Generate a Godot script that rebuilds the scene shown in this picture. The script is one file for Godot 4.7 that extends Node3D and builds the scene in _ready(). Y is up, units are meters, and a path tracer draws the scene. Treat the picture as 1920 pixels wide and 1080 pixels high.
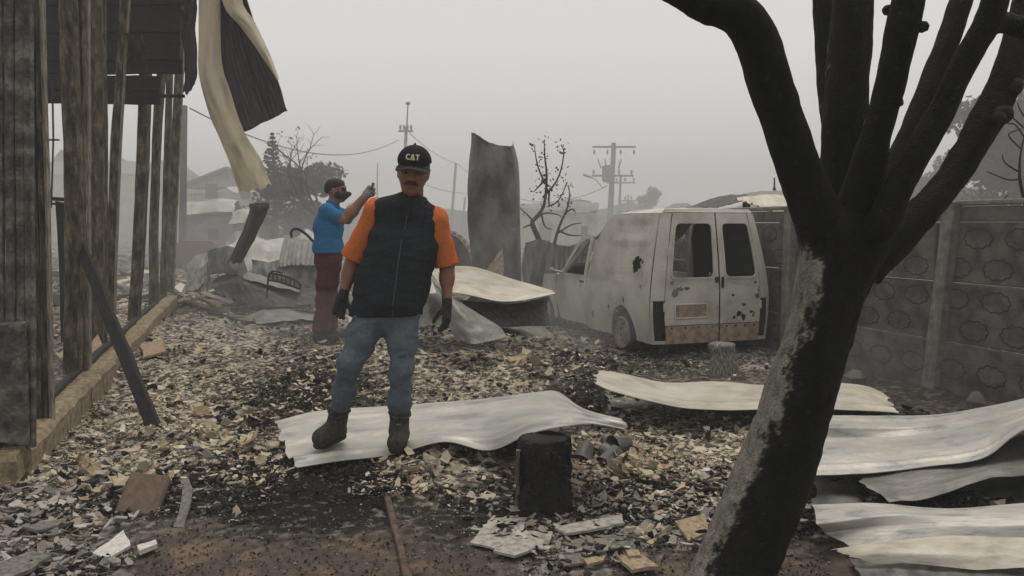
extends Node3D
# A burnt-out yard under smoke: two men, a burnt van, a charred tree and sheets of roofing metal.
const EYE := Vector3(0, 1.4, 0)
const F := 1600.0
var cb: Basis
var names := {}
var rng := RandomNumberGenerator.new()
var nz := FastNoiseLite.new()
var nzf := FastNoiseLite.new()
var M := {}

# ---------- pixels of the photograph to places
func ray(px: float, py: float) -> Vector3:
	return cb * Vector3((px - 960.0) / F, (540.0 - py) / F, -1.0)
func P(px: float, py: float, d: float) -> Vector3:
	var v := ray(px, py)
	return EYE + v * (d / -v.z)
func G(px: float, py: float, h := 0.0) -> Vector3:
	var v := ray(px, py)
	return EYE + v * ((h - EYE.y) / v.y)
func pix(p: Vector3) -> Vector2:
	var c := cb.inverse() * (p - EYE)
	return Vector2(960.0 + F * c.x / -c.z, 540.0 - F * c.y / -c.z)
# height of the lie of the land
func gy(x: float, z: float) -> float:
	var d := -z
	var h := 0.14 * smoothstep(5.6, 8.8, d) * (1.0 - smoothstep(-0.2, 1.2, x))
	h += (nz.get_noise_2d(x * 40.0, z * 40.0) * 0.035 + nzf.get_noise_2d(x * 13.0, z * 13.0) * 0.04) * smoothstep(3.4, 4.6, d) * (1.0 - smoothstep(20.0, 26.0, d))
	return h
func on(px: float, py: float) -> Vector3:
	var p := G(px, py)
	for i in 4:
		p = G(px, py, gy(p.x, p.z))
	return p

# ---------- meshes
class MB:
	var v := PackedVector3Array()
	var uv := PackedVector2Array()
	var c := PackedColorArray()
	var idx := PackedInt32Array()
	func vert(p: Vector3, t := Vector2.ZERO, col := Color.WHITE) -> int:
		v.append(p); uv.append(t); c.append(col)
		return v.size() - 1
	func tri(a: int, b: int, d: int) -> void:
		idx.append(a); idx.append(b); idx.append(d)
	func quad(a: int, b: int, d: int, e: int) -> void:
		idx.append_array([a, b, d, a, d, e])
	func face(ps: Array, col := Color.WHITE, s := 1.0) -> void:
		var n := ((ps[1] - ps[0]) as Vector3).cross(ps[2] - ps[0]).normalized()
		var a: Vector3 = (ps[1] - ps[0]).normalized()
		var b := n.cross(a)
		var first := v.size()
		for p in ps:
			vert(p, Vector2(a.dot(p), b.dot(p)) * s, col)
		for i in range(1, ps.size() - 1):
			tri(first, first + i, first + i + 1)
	func mesh() -> ArrayMesh:
		var n := PackedVector3Array()
		n.resize(v.size())
		for i in range(0, idx.size(), 3):
			var a := idx[i]; var b := idx[i + 1]; var d := idx[i + 2]
			var f := (v[d] - v[a]).cross(v[b] - v[a])
			n[a] += f; n[b] += f; n[d] += f
		for i in n.size():
			n[i] = n[i].normalized() if n[i].length_squared() > 1e-20 else Vector3.UP
		var arr := []
		arr.resize(Mesh.ARRAY_MAX)
		arr[Mesh.ARRAY_VERTEX] = v; arr[Mesh.ARRAY_NORMAL] = n; arr[Mesh.ARRAY_TEX_UV] = uv
		arr[Mesh.ARRAY_COLOR] = c; arr[Mesh.ARRAY_INDEX] = idx
		var m := ArrayMesh.new()
		m.add_surface_from_arrays(Mesh.PRIMITIVE_TRIANGLES, arr)
		return m

func numbered(s: String) -> String:
	var k: int = names.get(s, 0)
	names[s] = k + 1
	return s if k == 0 else "%s_%03d" % [s, k]
func tag(o: Node, label: String, category := "", group := "", kind := "") -> Node:
	if label: o.set_meta("label", label)
	if category: o.set_meta("category", category)
	if group: o.set_meta("group", group)
	if kind: o.set_meta("kind", kind)
	return o
func thing(called: String, label: String, category: String, at := Vector3.ZERO, group := "") -> Node3D:
	var o := Node3D.new()
	o.name = numbered(called)
	add_child(o)
	o.position = at
	tag(o, label, category, group)
	return o
func obj(called: String, mb, m: Material, parent: Node = self) -> MeshInstance3D:
	var o := MeshInstance3D.new()
	o.mesh = mb.mesh() if mb is MB else mb
	o.material_override = m
	if parent == self:
		o.name = numbered(called)
		add_child(o)
	else:
		o.name = called
		parent.add_child(o, true)
	return o
func one(called: String, label: String, category: String, mb, m: Material, group := "") -> MeshInstance3D:
	var o := obj(called, mb, m)
	tag(o, label, category, group)
	return o
func setting(called: String, mb, m: Material, label := "") -> MeshInstance3D:
	var o := obj(called, mb, m)
	o.set_meta("kind", "structure")
	if label: o.set_meta("label", label)
	return o

# a box with chamfered edges
func bbox(mb: MB, at: Vector3, size: Vector3, b := Basis.IDENTITY, bev := 0.006, col := Color.WHITE) -> void:
	var h := size * 0.5
	bev = minf(bev, minf(h.x, minf(h.y, h.z)) * 0.6)
	var cr := {}
	for sx in [-1, 1]:
		for sy in [-1, 1]:
			for sz in [-1, 1]:
				var s := Vector3(sx, sy, sz)
				for ax in 3:
					var q := h - Vector3.ONE * bev
					q[ax] = h[ax]
					cr[[sx, sy, sz, ax]] = at + b * (q * s)
	for ax in 3:
		var u := (ax + 1) % 3; var w := (ax + 2) % 3
		for s in [-1, 1]:
			var ps := []
			for k in [[-1, -1], [1, -1], [1, 1], [-1, 1]]:
				var key := [0, 0, 0]
				key[ax] = s; key[u] = k[0]; key[w] = k[1]
				ps.append(cr[[key[0], key[1], key[2], ax]])
			if s > 0: ps.reverse()
			mb.face(ps, col)
		for su in [-1, 1]:
			for sw in [-1, 1]:
				var k0 := [0, 0, 0]; var k1 := [0, 0, 0]
				k0[ax] = -1; k1[ax] = 1
				k0[u] = su; k1[u] = su; k0[w] = sw; k1[w] = sw
				var ps := [cr[[k0[0], k0[1], k0[2], u]], cr[[k1[0], k1[1], k1[2], u]], cr[[k1[0], k1[1], k1[2], w]], cr[[k0[0], k0[1], k0[2], w]]]
				if su * sw < 0: ps.reverse()
				mb.face(ps, col)
	for sx in [-1, 1]:
		for sy in [-1, 1]:
			for sz in [-1, 1]:
				var ps := [cr[[sx, sy, sz, 0]], cr[[sx, sy, sz, 1]], cr[[sx, sy, sz, 2]]]
				if sx * sy * sz > 0: ps.reverse()
				mb.face(ps, col)

# a timber from a to b, rough and tapering: w across, t deep; burnt edges
func beam(mb: MB, a: Vector3, b: Vector3, w: float, t: float, seg := 8, rough := 0.004, w2 := -1.0, side := Vector3.RIGHT, bow := 0.0) -> void:
	if w2 < 0: w2 = w
	var dir := (b - a).normalized()
	var sx := (side - dir * side.dot(dir)).normalized()
	var sy := dir.cross(sx).normalized()
	var sd := rng.randf() * 100.0
	var rings := []
	for i in seg + 1:
		var f := float(i) / seg
		var o := a.lerp(b, f) + sx * bow * sin(f * PI * 1.3)
		var ww := lerpf(w, w2, f) * 0.5; var tt := t * 0.5
		var e := minf(ww, tt) * 0.3
		var ring := []
		for q in [[ww, tt - e], [ww - e, tt], [-ww + e, tt], [-ww, tt - e], [-ww, -tt + e], [-ww + e, -tt], [ww - e, -tt], [ww, -tt + e]]:
			var p: Vector3 = o + sx * q[0] + sy * q[1]
			p += (sx * nzf.get_noise_3d(p.x * 30 + sd, p.y * 12, p.z * 30) + sy * nzf.get_noise_3d(p.x * 30, p.y * 12 + sd, p.z * 30)) * rough * 2.0
			if i == 0 or i == seg: p += dir * nzf.get_noise_3d(p.x * 60, p.y * 60, p.z * 60 + sd) * rough * 6.0
			ring.append(p)
		rings.append(ring)
	var L := a.distance_to(b)
	for k in 8:
		var k2 := (k + 1) % 8
		for i in seg:
			var y0 := L * i / seg; var y1 := L * (i + 1) / seg
			var u0 := k * 0.11 + sd; var u1 := u0 + (w if k % 4 == 1 else t if k % 4 == 3 else 0.02)
			mb.quad(mb.vert(rings[i][k], Vector2(u0, y0)), mb.vert(rings[i][k2], Vector2(u1, y0)), mb.vert(rings[i + 1][k2], Vector2(u1, y1)), mb.vert(rings[i + 1][k], Vector2(u0, y1)))
	mb.face([rings[0][7], rings[0][6], rings[0][5], rings[0][4], rings[0][3], rings[0][2], rings[0][1], rings[0][0]])
	mb.face(rings[seg])

# a round tube along points with a radius at each
func tube(mb: MB, pts: Array, rad: Array, sides := 8, bump := 0.0, colf = null, steps := 1, bfreq := 20.0) -> void:
	var ps: Array = pts; var rs: Array = rad
	if steps > 1:
		ps = []; rs = []
		for i in pts.size() - 1:
			var p0: Vector3 = pts[maxi(i - 1, 0)]; var p1: Vector3 = pts[i]; var p2: Vector3 = pts[i + 1]; var p3: Vector3 = pts[mini(i + 2, pts.size() - 1)]
			for k in steps:
				var f := float(k) / steps
				ps.append(p1.cubic_interpolate(p2, p0, p3, f))
				rs.append(cubic_interpolate(rad[i], rad[i + 1], rad[maxi(i - 1, 0)], rad[mini(i + 2, rad.size() - 1)], f))
		ps.append(pts[-1]); rs.append(rad[-1])
	var n := ps.size()
	var t0: Vector3 = (ps[1] - ps[0]).normalized()
	var sx := t0.cross(Vector3.FORWARD if absf(t0.z) < 0.9 else Vector3.UP).normalized()
	var first := mb.v.size()
	var run := 0.0
	for i in n:
		var t: Vector3 = (ps[mini(i + 1, n - 1)] - ps[maxi(i - 1, 0)]).normalized()
		sx = (sx - t * sx.dot(t)).normalized()
		var sy := t.cross(sx)
		if i: run += (ps[i] as Vector3).distance_to(ps[i - 1])
		for k in sides + 1:
			var a := TAU * k / sides
			var r: Vector3 = sx * cos(a) + sy * sin(a)
			var p: Vector3 = ps[i] + r * float(rs[i])
			if bump > 0.0:
				p += r * bump * (nzf.get_noise_3d(p.x * bfreq, p.y * bfreq * 0.5, p.z * bfreq) + 0.5 * nz.get_noise_3d(p.x * bfreq * 12.0, p.y * bfreq * 6.0, p.z * bfreq * 12.0))
			mb.vert(p, Vector2(float(k) / sides * TAU * float(rs[0]), run), colf.call(p, r) if colf != null else Color.WHITE)
	for i in n - 1:
		for k in sides:
			var q := first + i * (sides + 1) + k
			mb.quad(q, q + 1, q + sides + 2, q + sides + 1)
	for e in [0, n - 1]:
		var cap := mb.vert(ps[e], Vector2.ZERO, mb.c[first + e * (sides + 1)])
		for k in sides:
			var q: int = first + e * (sides + 1) + k
			if e == 0: mb.tri(cap, q + 1, q)
			else: mb.tri(cap, q, q + 1)

# turned shape: profile of (radius, height) round y
func lathe(mb: MB, prof: Array, sides := 16, at := Vector3.ZERO, b := Basis.IDENTITY, wob := 0.0) -> void:
	var first := mb.v.size()
	for i in prof.size():
		for k in sides + 1:
			var a := TAU * k / sides
			var r: float = prof[i].x * (1.0 + wob * nzf.get_noise_3d(cos(a) * 8 + at.x * 50, sin(a) * 8, prof[i].y * 20))
			mb.vert(at + b * Vector3(cos(a) * r, prof[i].y, sin(a) * r), Vector2(a * 0.1, prof[i].y))
	for i in prof.size() - 1:
		for k in sides:
			var q := first + i * (sides + 1) + k
			mb.quad(q, q + 1, q + sides + 2, q + sides + 1)

# a plate with any outline and holes, cut into cells and laid on map(Vector2) -> Vector3
func plate(mb: MB, outline: PackedVector2Array, holes: Array, cell: Vector2, map: Callable, thick: float, us := Vector2.ONE) -> void:
	var lo := outline[0]; var hi := outline[0]
	for p in outline:
		lo = lo.min(p); hi = hi.max(p)
	var seen := {}
	var nx := maxi(1, ceili((hi.x - lo.x) / cell.x)); var ny := maxi(1, ceili((hi.y - lo.y) / cell.y))
	var cs := Vector2((hi.x - lo.x) / nx, (hi.y - lo.y) / ny)
	var e := cs * 0.2
	var at := func(p: Vector2) -> Array:
		var key := Vector2i((p * 4000.0).round())
		if seen.has(key): return seen[key]
		var m: Vector3 = map.call(p)
		var n: Vector3 = (map.call(p + Vector2(e.x, 0)) - map.call(p - Vector2(e.x, 0))).cross(map.call(p + Vector2(0, e.y)) - map.call(p - Vector2(0, e.y))).normalized()
		var r := [mb.vert(m + n * thick * 0.5, p * us), mb.vert(m - n * thick * 0.5, p * us), m + n * thick * 0.5, m - n * thick * 0.5]
		seen[key] = r
		return r
	for i in nx:
		for j in ny:
			var a := lo + cs * Vector2(i, j)
			var sq := PackedVector2Array([a, a + Vector2(cs.x, 0), a + cs, a + Vector2(0, cs.y)])
			var polys: Array = Geometry2D.intersect_polygons(outline, sq)
			for h in holes:
				var next := []
				for q in polys:
					next.append_array(Geometry2D.clip_polygons(q, h))
				polys = next
			for q in polys:
				if Geometry2D.is_polygon_clockwise(q): q.reverse()
				var t := Geometry2D.triangulate_polygon(q)
				for k in range(0, t.size(), 3):
					var A: Array = at.call(q[t[k]]); var B: Array = at.call(q[t[k + 1]]); var C: Array = at.call(q[t[k + 2]])
					mb.tri(A[0], C[0], B[0])
					mb.tri(A[1], B[1], C[1])
	for loop in [outline] + holes:
		for i in loop.size():
			var a: Vector2 = loop[i]; var b: Vector2 = loop[(i + 1) % loop.size()]
			var parts := maxi(1, ceili(maxf(absf(a.x - b.x) / cs.x, absf(a.y - b.y) / cs.y)))
			for k in parts:
				var A: Array = at.call(a.lerp(b, float(k) / parts)); var B: Array = at.call(a.lerp(b, float(k + 1) / parts))
				mb.quad(mb.vert(A[2], a * us), mb.vert(B[2], b * us), mb.vert(B[3], b * us), mb.vert(A[3], a * us))

func rrect(x0: float, y0: float, x1: float, y1: float, r: float, n := 4) -> PackedVector2Array:
	var o := PackedVector2Array()
	for c in [[x1 - r, y0 + r, -PI / 2], [x1 - r, y1 - r, 0.0], [x0 + r, y1 - r, PI / 2], [x0 + r, y0 + r, PI]]:
		for k in n + 1:
			var a: float = c[2] + PI / 2 * k / n
			o.append(Vector2(c[0] + cos(a) * r, c[1] + sin(a) * r))
	return o
func blob(cx: float, cy: float, rx: float, ry: float, jag: float, n := 14, sd := 0.0) -> PackedVector2Array:
	var o := PackedVector2Array()
	for k in n:
		var a := TAU * k / n
		var r := 1.0 + jag * nzf.get_noise_2d(cos(a) * 25.0 + sd * 31.0, sin(a) * 25.0 + sd * 7.0) * 2.0
		o.append(Vector2(cx + cos(a) * rx * r, cy + sin(a) * ry * r))
	return o

# smooth patch through a grid of points (rows of equal length)
class Patch:
	var g: Array
	var nr: int
	var nc: int
	var sharp := 0.0
	func _init(grid: Array) -> void:
		g = grid; nr = g.size(); nc = g[0].size()
	func row(r: int, i: int, f: float) -> Vector3:
		var a: Array = g[clampi(r, 0, nr - 1)]
		var p1: Vector3 = a[i]; var p2: Vector3 = a[mini(i + 1, nc - 1)]
		return p1.cubic_interpolate(p2, a[i - 1] if i > 0 else p1 * 2.0 - p2, a[i + 2] if i + 2 < nc else p2 * 2.0 - p1, f)
	func at(u: float, v: float) -> Vector3:
		var x := clampf(u, -0.03, 1.03) * (nc - 1); var y := clampf(v, -0.03, 1.03) * (nr - 1)
		var i := clampi(floori(x), 0, nc - 2); var j := clampi(floori(y), 0, nr - 2)
		var f := x - i; var h := y - j
		var p1 := row(j, i, f); var p2 := row(j + 1, i, f)
		var p0 := row(j - 1, i, f) if j > 0 else p1 * 2.0 - p2
		var p3 := row(j + 2, i, f) if j + 2 < nr else p2 * 2.0 - p1
		return p1.cubic_interpolate(p2, p0, p3, h).lerp(p1.lerp(p2, h), sharp)

# a sheet of roofing metal: rows of points, ribs along u, crumpled a little, edges uneven
func sheet(mb: MB, grid: Array, o := {}) -> void:
	var p := Patch.new(grid)
	p.sharp = o.get("sharp", 0.0)
	var c: Vector2 = o.get("cell", Vector2(0.02, 0.05))
	var off: Vector3 = o.get("off", Vector3.UP)
	var rib: float = o.get("rib", 0.0); var nrib: float = o.get("nrib", 6.0)
	var cr: float = o.get("crumple", 0.012); var sd: float = rng.randf() * 50.0
	var rag: float = o.get("ragged", 0.006)
	var fq: Vector2 = o.get("freq", Vector2(90, 60))
	var map := func(q: Vector2) -> Vector3:
		var r := p.at(q.x, q.y)
		var w := rib * maxf(0.0, 1.0 - absf(fposmod(q.y * nrib, 1.0) - 0.5) / 0.13) if rib > 0.0 else 0.0
		w += cr * (nz.get_noise_2d(q.x * fq.x + sd, q.y * fq.y + sd) - 0.9 * absf(nz.get_noise_2d(q.x * fq.x * 1.7 + sd * 3.0, q.y * fq.y * 1.3 - sd)) + 0.3 * nzf.get_noise_2d(q.x * 22.0 + sd, q.y * 9.0))
		return r + off * w
	var ol := PackedVector2Array()
	var steps := 26
	for side in 4:
		for k in steps:
			var f := float(k) / steps
			var q: Vector2 = [Vector2(f, 0), Vector2(1, f), Vector2(1 - f, 1), Vector2(0, 1 - f)][side]
			var inw: Vector2 = [Vector2(0, 1), Vector2(-1, 0), Vector2(0, -1), Vector2(1, 0)][side]
			q += inw * rag * (1.0 + 2.0 * nzf.get_noise_2d(f * 40.0 + sd, side * 20.0 + sd)) * (1.6 if side % 2 else 1.0)
			ol.append(q.clamp(Vector2.ZERO, Vector2.ONE))
	plate(mb, ol, o.get("holes", []), c, map, o.get("thick", 0.004), o.get("us", Vector2(2, 1)))

# ---------- materials
func lin(r: float, g: float, b: float) -> Color:
	return Color(r, g, b).linear_to_srgb()
# a blotchy colour texture: linear colours along a ramp of layered noise, with flecks
func blotch(sd: int, cols: Array, freq: float, flecks: Array = [], size := 256, gain := 0.5, warp := 0.0) -> ImageTexture:
	var n := FastNoiseLite.new()
	n.seed = sd; n.frequency = freq / size; n.fractal_octaves = 5; n.fractal_gain = gain
	n.domain_warp_enabled = warp > 0; n.domain_warp_amplitude = warp
	var a := n.get_seamless_image(size, size)
	var fl := []
	for f in flecks:
		var m := FastNoiseLite.new()
		m.seed = sd + 7 + fl.size(); m.frequency = f[1] / size; m.fractal_octaves = 4; m.fractal_gain = 0.6
		fl.append(m.get_seamless_image(size, size))
	var im := Image.create(size, size, false, Image.FORMAT_RGB8)
	var k := cols.size() - 1
	for y in size:
		for x in size:
			var t := clampf((a.get_pixel(x, y).r - 0.2) / 0.6, 0, 0.9999) * k
			var i := int(t)
			var c: Color = (cols[i] as Color).lerp(cols[i + 1], t - i)
			for j in fl.size():
				var w := smoothstep(flecks[j][2], flecks[j][2] + flecks[j][3], fl[j].get_pixel(x, y).r)
				if w > 0: c = c.lerp(flecks[j][0], w)
			im.set_pixel(x, y, c.linear_to_srgb())
	im.generate_mipmaps()
	return ImageTexture.create_from_image(im)
func relief(sd: int, freq: float, size := 256, strength := 3.0, gain := 0.6) -> ImageTexture:
	var n := FastNoiseLite.new()
	n.seed = sd; n.frequency = freq / size; n.fractal_octaves = 5; n.fractal_gain = gain
	var a := n.get_seamless_image(size, size)
	a.convert(Image.FORMAT_RGBA8)
	a.bump_map_to_normal_map(strength)
	return ImageTexture.create_from_image(a)
func mat(tex, rough := 0.85, o := {}) -> StandardMaterial3D:
	var m := StandardMaterial3D.new()
	if tex is Color: m.albedo_color = tex
	elif tex != null: m.albedo_texture = tex
	m.roughness = rough
	m.metallic = o.get("metal", 0.0)
	m.metallic_specular = o.get("spec", 0.4)
	if o.has("tri"):
		m.uv1_triplanar = true
		m.uv1_world_triplanar = o.get("world", false)
		m.uv1_scale = Vector3.ONE * float(o.tri) if not o.tri is Vector3 else o.tri
	elif o.has("uv"):
		m.uv1_scale = o.uv
	if o.has("n"):
		m.normal_enabled = true
		m.normal_texture = o.n
		m.normal_scale = o.get("ns", 1.0)
	if o.get("vc", false): m.vertex_color_use_as_albedo = true
	return m
func C(r: float, g: float, b: float) -> Color:
	return Color(r, g, b)

func materials() -> void:
	var bump := relief(3, 14, 256, 4.0)
	var bumpf := relief(5, 40, 256, 4.0)
	M.bump = bump; M.bumpf = bumpf
	M.metal_pale = mat(blotch(11, [C(.27, .268, .26), C(.36, .357, .348), C(.41, .405, .39), C(.43, .41, .365), C(.48, .472, .455)], 4, [[C(.20, .195, .185), 60, .70, .06], [C(.46, .39, .27), 4, .60, .16], [C(.21, .21, .207), 6, .62, .12], [C(.07, .068, .066), 40, .69, .03], [C(.56, .555, .54), 8, .66, .1], [C(.26, .255, .245), 110, .62, .08], [C(.17, .15, .12), 45, .70, .05]], 512, .62, 20), .5, {"metal": .35, "uv": Vector3(.45, .8, 1), "n": bump, "ns": .2})
	M.metal_cream = mat(blotch(12, [C(.33, .315, .275), C(.41, .385, .33), C(.45, .42, .355), C(.48, .465, .435)], 4, [[C(.46, .35, .20), 4, .62, .14], [C(.26, .25, .23), 6, .63, .12], [C(.08, .073, .066), 40, .69, .03], [C(.29, .27, .22), 110, .62, .08], [C(.30, .20, .10), 40, .70, .05]], 512, .62, 20), .6, {"metal": .35, "uv": Vector3(.45, .8, 1), "n": bump, "ns": .2})
	M.metal_grey = mat(blotch(13, [C(.12, .12, .117), C(.17, .168, .162), C(.23, .226, .218)], 4, [[C(.07, .07, .068), 7, .62, .12], [C(.28, .24, .19), 5, .66, .12], [C(.09, .088, .085), 100, .62, .08]], 512, .62, 20), .55, {"metal": .35, "uv": Vector3(.45, .8, 1), "n": bump, "ns": .25})
	M.metal_dark = mat(blotch(14, [C(.022, .022, .022), C(.045, .044, .043), C(.08, .078, .075)], 6, [[C(.14, .135, .13), 16, .66, .1]], 256, .55), .62, {"uv": Vector3(1, .5, 1), "n": bump, "ns": .4})
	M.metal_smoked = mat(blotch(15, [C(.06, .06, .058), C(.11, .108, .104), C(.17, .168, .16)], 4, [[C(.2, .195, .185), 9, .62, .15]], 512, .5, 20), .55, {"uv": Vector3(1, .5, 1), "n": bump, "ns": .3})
	M.metal_yellow = mat(blotch(16, [C(.34, .30, .235), C(.46, .40, .29), C(.55, .47, .32), C(.5, .45, .38)], 4, [[C(.40, .22, .05), 6, .66, .1], [C(.15, .13, .1), 30, .68, .05]], 512, .5, 20), .65, {"uv": Vector3(1, .5, 1), "n": bump, "ns": .25})
	M.char = mat(blotch(21, [C(.004, .004, .004), C(.009, .0088, .0086), C(.02, .0195, .0185)], 20, [], 256, .6), .85, {"tri": 2.5, "n": bumpf, "ns": 1.0})
	M.char_wood = mat(blotch(22, [C(.009, .009, .0088), C(.02, .0195, .0185), C(.042, .039, .036)], 10, [], 256, .6), .8, {"uv": Vector3(6, .8, 1), "n": bumpf, "ns": .6})
	M.stud = mat(blotch(23, [C(.022, .02, .017), C(.06, .05, .038), C(.10, .082, .058), C(.17, .142, .10)], 5, [[C(.010, .0098, .0094), 6, .52, .08], [C(.17, .118, .055), 5, .62, .08], [C(.27, .24, .19), 14, .68, .05]], 512, .65, 20), .9, {"uv": Vector3(1.6, .7, 1), "n": bumpf, "ns": .6})
	M.stud_pale = mat(blotch(24, [C(.10, .09, .075), C(.22, .195, .16), C(.34, .30, .24)], 7, [[C(.035, .03, .028), 12, .6, .08]], 512, .6, 15), .9, {"uv": Vector3(4, .7, 1), "n": bumpf, "ns": .6})
	M.board = mat(blotch(25, [C(.03, .029, .025), C(.06, .058, .05), C(.10, .096, .083), C(.19, .182, .16)], 6, [[C(.012, .012, .0115), 7, .50, .06], [C(.13, .105, .055), 6, .62, .1], [C(.25, .24, .215), 16, .68, .05]], 512, .65, 20), .95, {"tri": .8, "n": bumpf, "ns": .5})
	M.plinth = mat(blotch(26, [C(.12, .10, .07), C(.24, .19, .12), C(.32, .265, .185)], 8, [[C(.24, .165, .06), 5, .52, .14], [C(.05, .045, .04), 16, .63, .08]], 512, .6, 10), .95, {"tri": 1.5, "n": bumpf, "ns": .7})
	M.wall = mat(blotch(31, [C(.06, .055, .05), C(.108, .099, .09), C(.15, .138, .125)], 5, [[C(.055, .05, .047), 7, .58, .2], [C(.19, .172, .15), 6, .62, .14]], 512, .55, 20), .92, {"tri": .8, "world": true, "n": bumpf, "ns": .35})
	M.ring = mat(lin(.045, .042, .04), .95)
	M.post = mat(blotch(32, [C(.12, .11, .1), C(.18, .168, .152), C(.235, .22, .2)], 6, [[C(.06, .055, .05), 12, .62, .1]], 256, .55), .92, {"tri": 1.5, "n": bumpf, "ns": .4})
	M.ash_paint = mat(blotch(41, [C(.35, .33, .295), C(.445, .425, .385), C(.50, .48, .44), C(.54, .52, .48)], 3, [[C(.36, .265, .18), 4, .63, .16], [C(.20, .185, .165), 9, .62, .14], [C(.27, .19, .125), 16, .68, .06], [C(.05, .045, .04), 22, .70, .02]], 512, .5, 25), .85, {"tri": .62, "n": bumpf, "ns": .2})
	M.rust = mat(blotch(42, [C(.20, .145, .105), C(.31, .23, .17), C(.37, .30, .235)], 5, [[C(.07, .052, .042), 16, .64, .06], [C(.36, .335, .30), 4, .50, .2]], 256, .6), .9, {"tri": 1.5, "n": bumpf, "ns": .3})
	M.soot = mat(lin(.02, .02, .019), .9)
	M.seat = mat(blotch(43, [C(.12, .115, .11), C(.24, .23, .21)], 8), .9, {"tri": 3.0})
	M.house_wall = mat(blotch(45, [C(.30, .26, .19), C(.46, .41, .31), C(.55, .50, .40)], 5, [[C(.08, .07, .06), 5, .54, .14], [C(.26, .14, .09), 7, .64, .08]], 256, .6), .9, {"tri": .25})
	M.dark_tree = mat(lin(.035, .038, .035), .9)
	M.pole = mat(blotch(44, [C(.07, .07, .07), C(.12, .12, .115)], 8), .9, {"tri": 1.0})
	M.wire = mat(lin(.03, .03, .03), .7)

# ---------- the ground: what lies where (ellipses in the photograph's pixels, all on the ground)
const CREAM := [[330, 800, 190, 70, 1.0], [460, 850, 110, 42, 1.1], [420, 690, 190, 75, .7], [900, 690, 180, 50, .85], [1090, 650, 95, 42, .8], [815, 885, 95, 42, 1.2], [1300, 850, 130, 62, 1.15], [1255, 780, 100, 34, 1.2], [640, 700, 90, 60, .7], [1130, 880, 110, 46, .9], [730, 690, 60, 55, .9], [190, 890, 120, 40, .9], [250, 640, 110, 60, .6], [510, 610, 230, 40, .5], [1290, 700, 150, 18, .35], [1240, 700, 120, 22, .4], [380, 470, 60, 25, .9], [1320, 980, 120, 40, .5]]
const BLACK := [[560, 930, 180, 62, 1.3], [600, 745, 110, 40, 1.0], [880, 965, 130, 45, .8], [1210, 935, 140, 34, 1.0], [1130, 745, 70, 40, 1.0], [480, 790, 60, 45, .7], [900, 600, 140, 34, .8], [1150, 690, 160, 40, .7], [1700, 930, 260, 60, 1.2], [1480, 960, 90, 60, .7], [1650, 830, 140, 60, 1.0], [300, 935, 110, 30, .9], [620, 650, 90, 16, .9], [1640, 735, 140, 26, .5], [560, 590, 240, 18, .6]]
const BROWN := [[560, 1030, 250, 95, 1.2], [850, 1030, 110, 75, 1.0], [1390, 1065, 190, 40, .9], [1290, 720, 140, 22, .9], [1720, 745, 150, 30, .6], [1500, 1060, 120, 40, .8]]
const GREY := [[1130, 1000, 260, 60, 1.0], [190, 980, 230, 95, 1.0], [1050, 640, 190, 45, .7], [1380, 660, 130, 30, .8], [450, 560, 200, 60, .6]]
func zone(list: Array, q: Vector2) -> float:
	var w := 0.0
	for e in list:
		var a := (q.x - float(e[0])) / float(e[2]); var b := (q.y - float(e[1])) / float(e[3])
		w = maxf(w, float(e[4]) * clampf(1.7 - sqrt(a * a + b * b), 0.0, 1.0))
	return w

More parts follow.
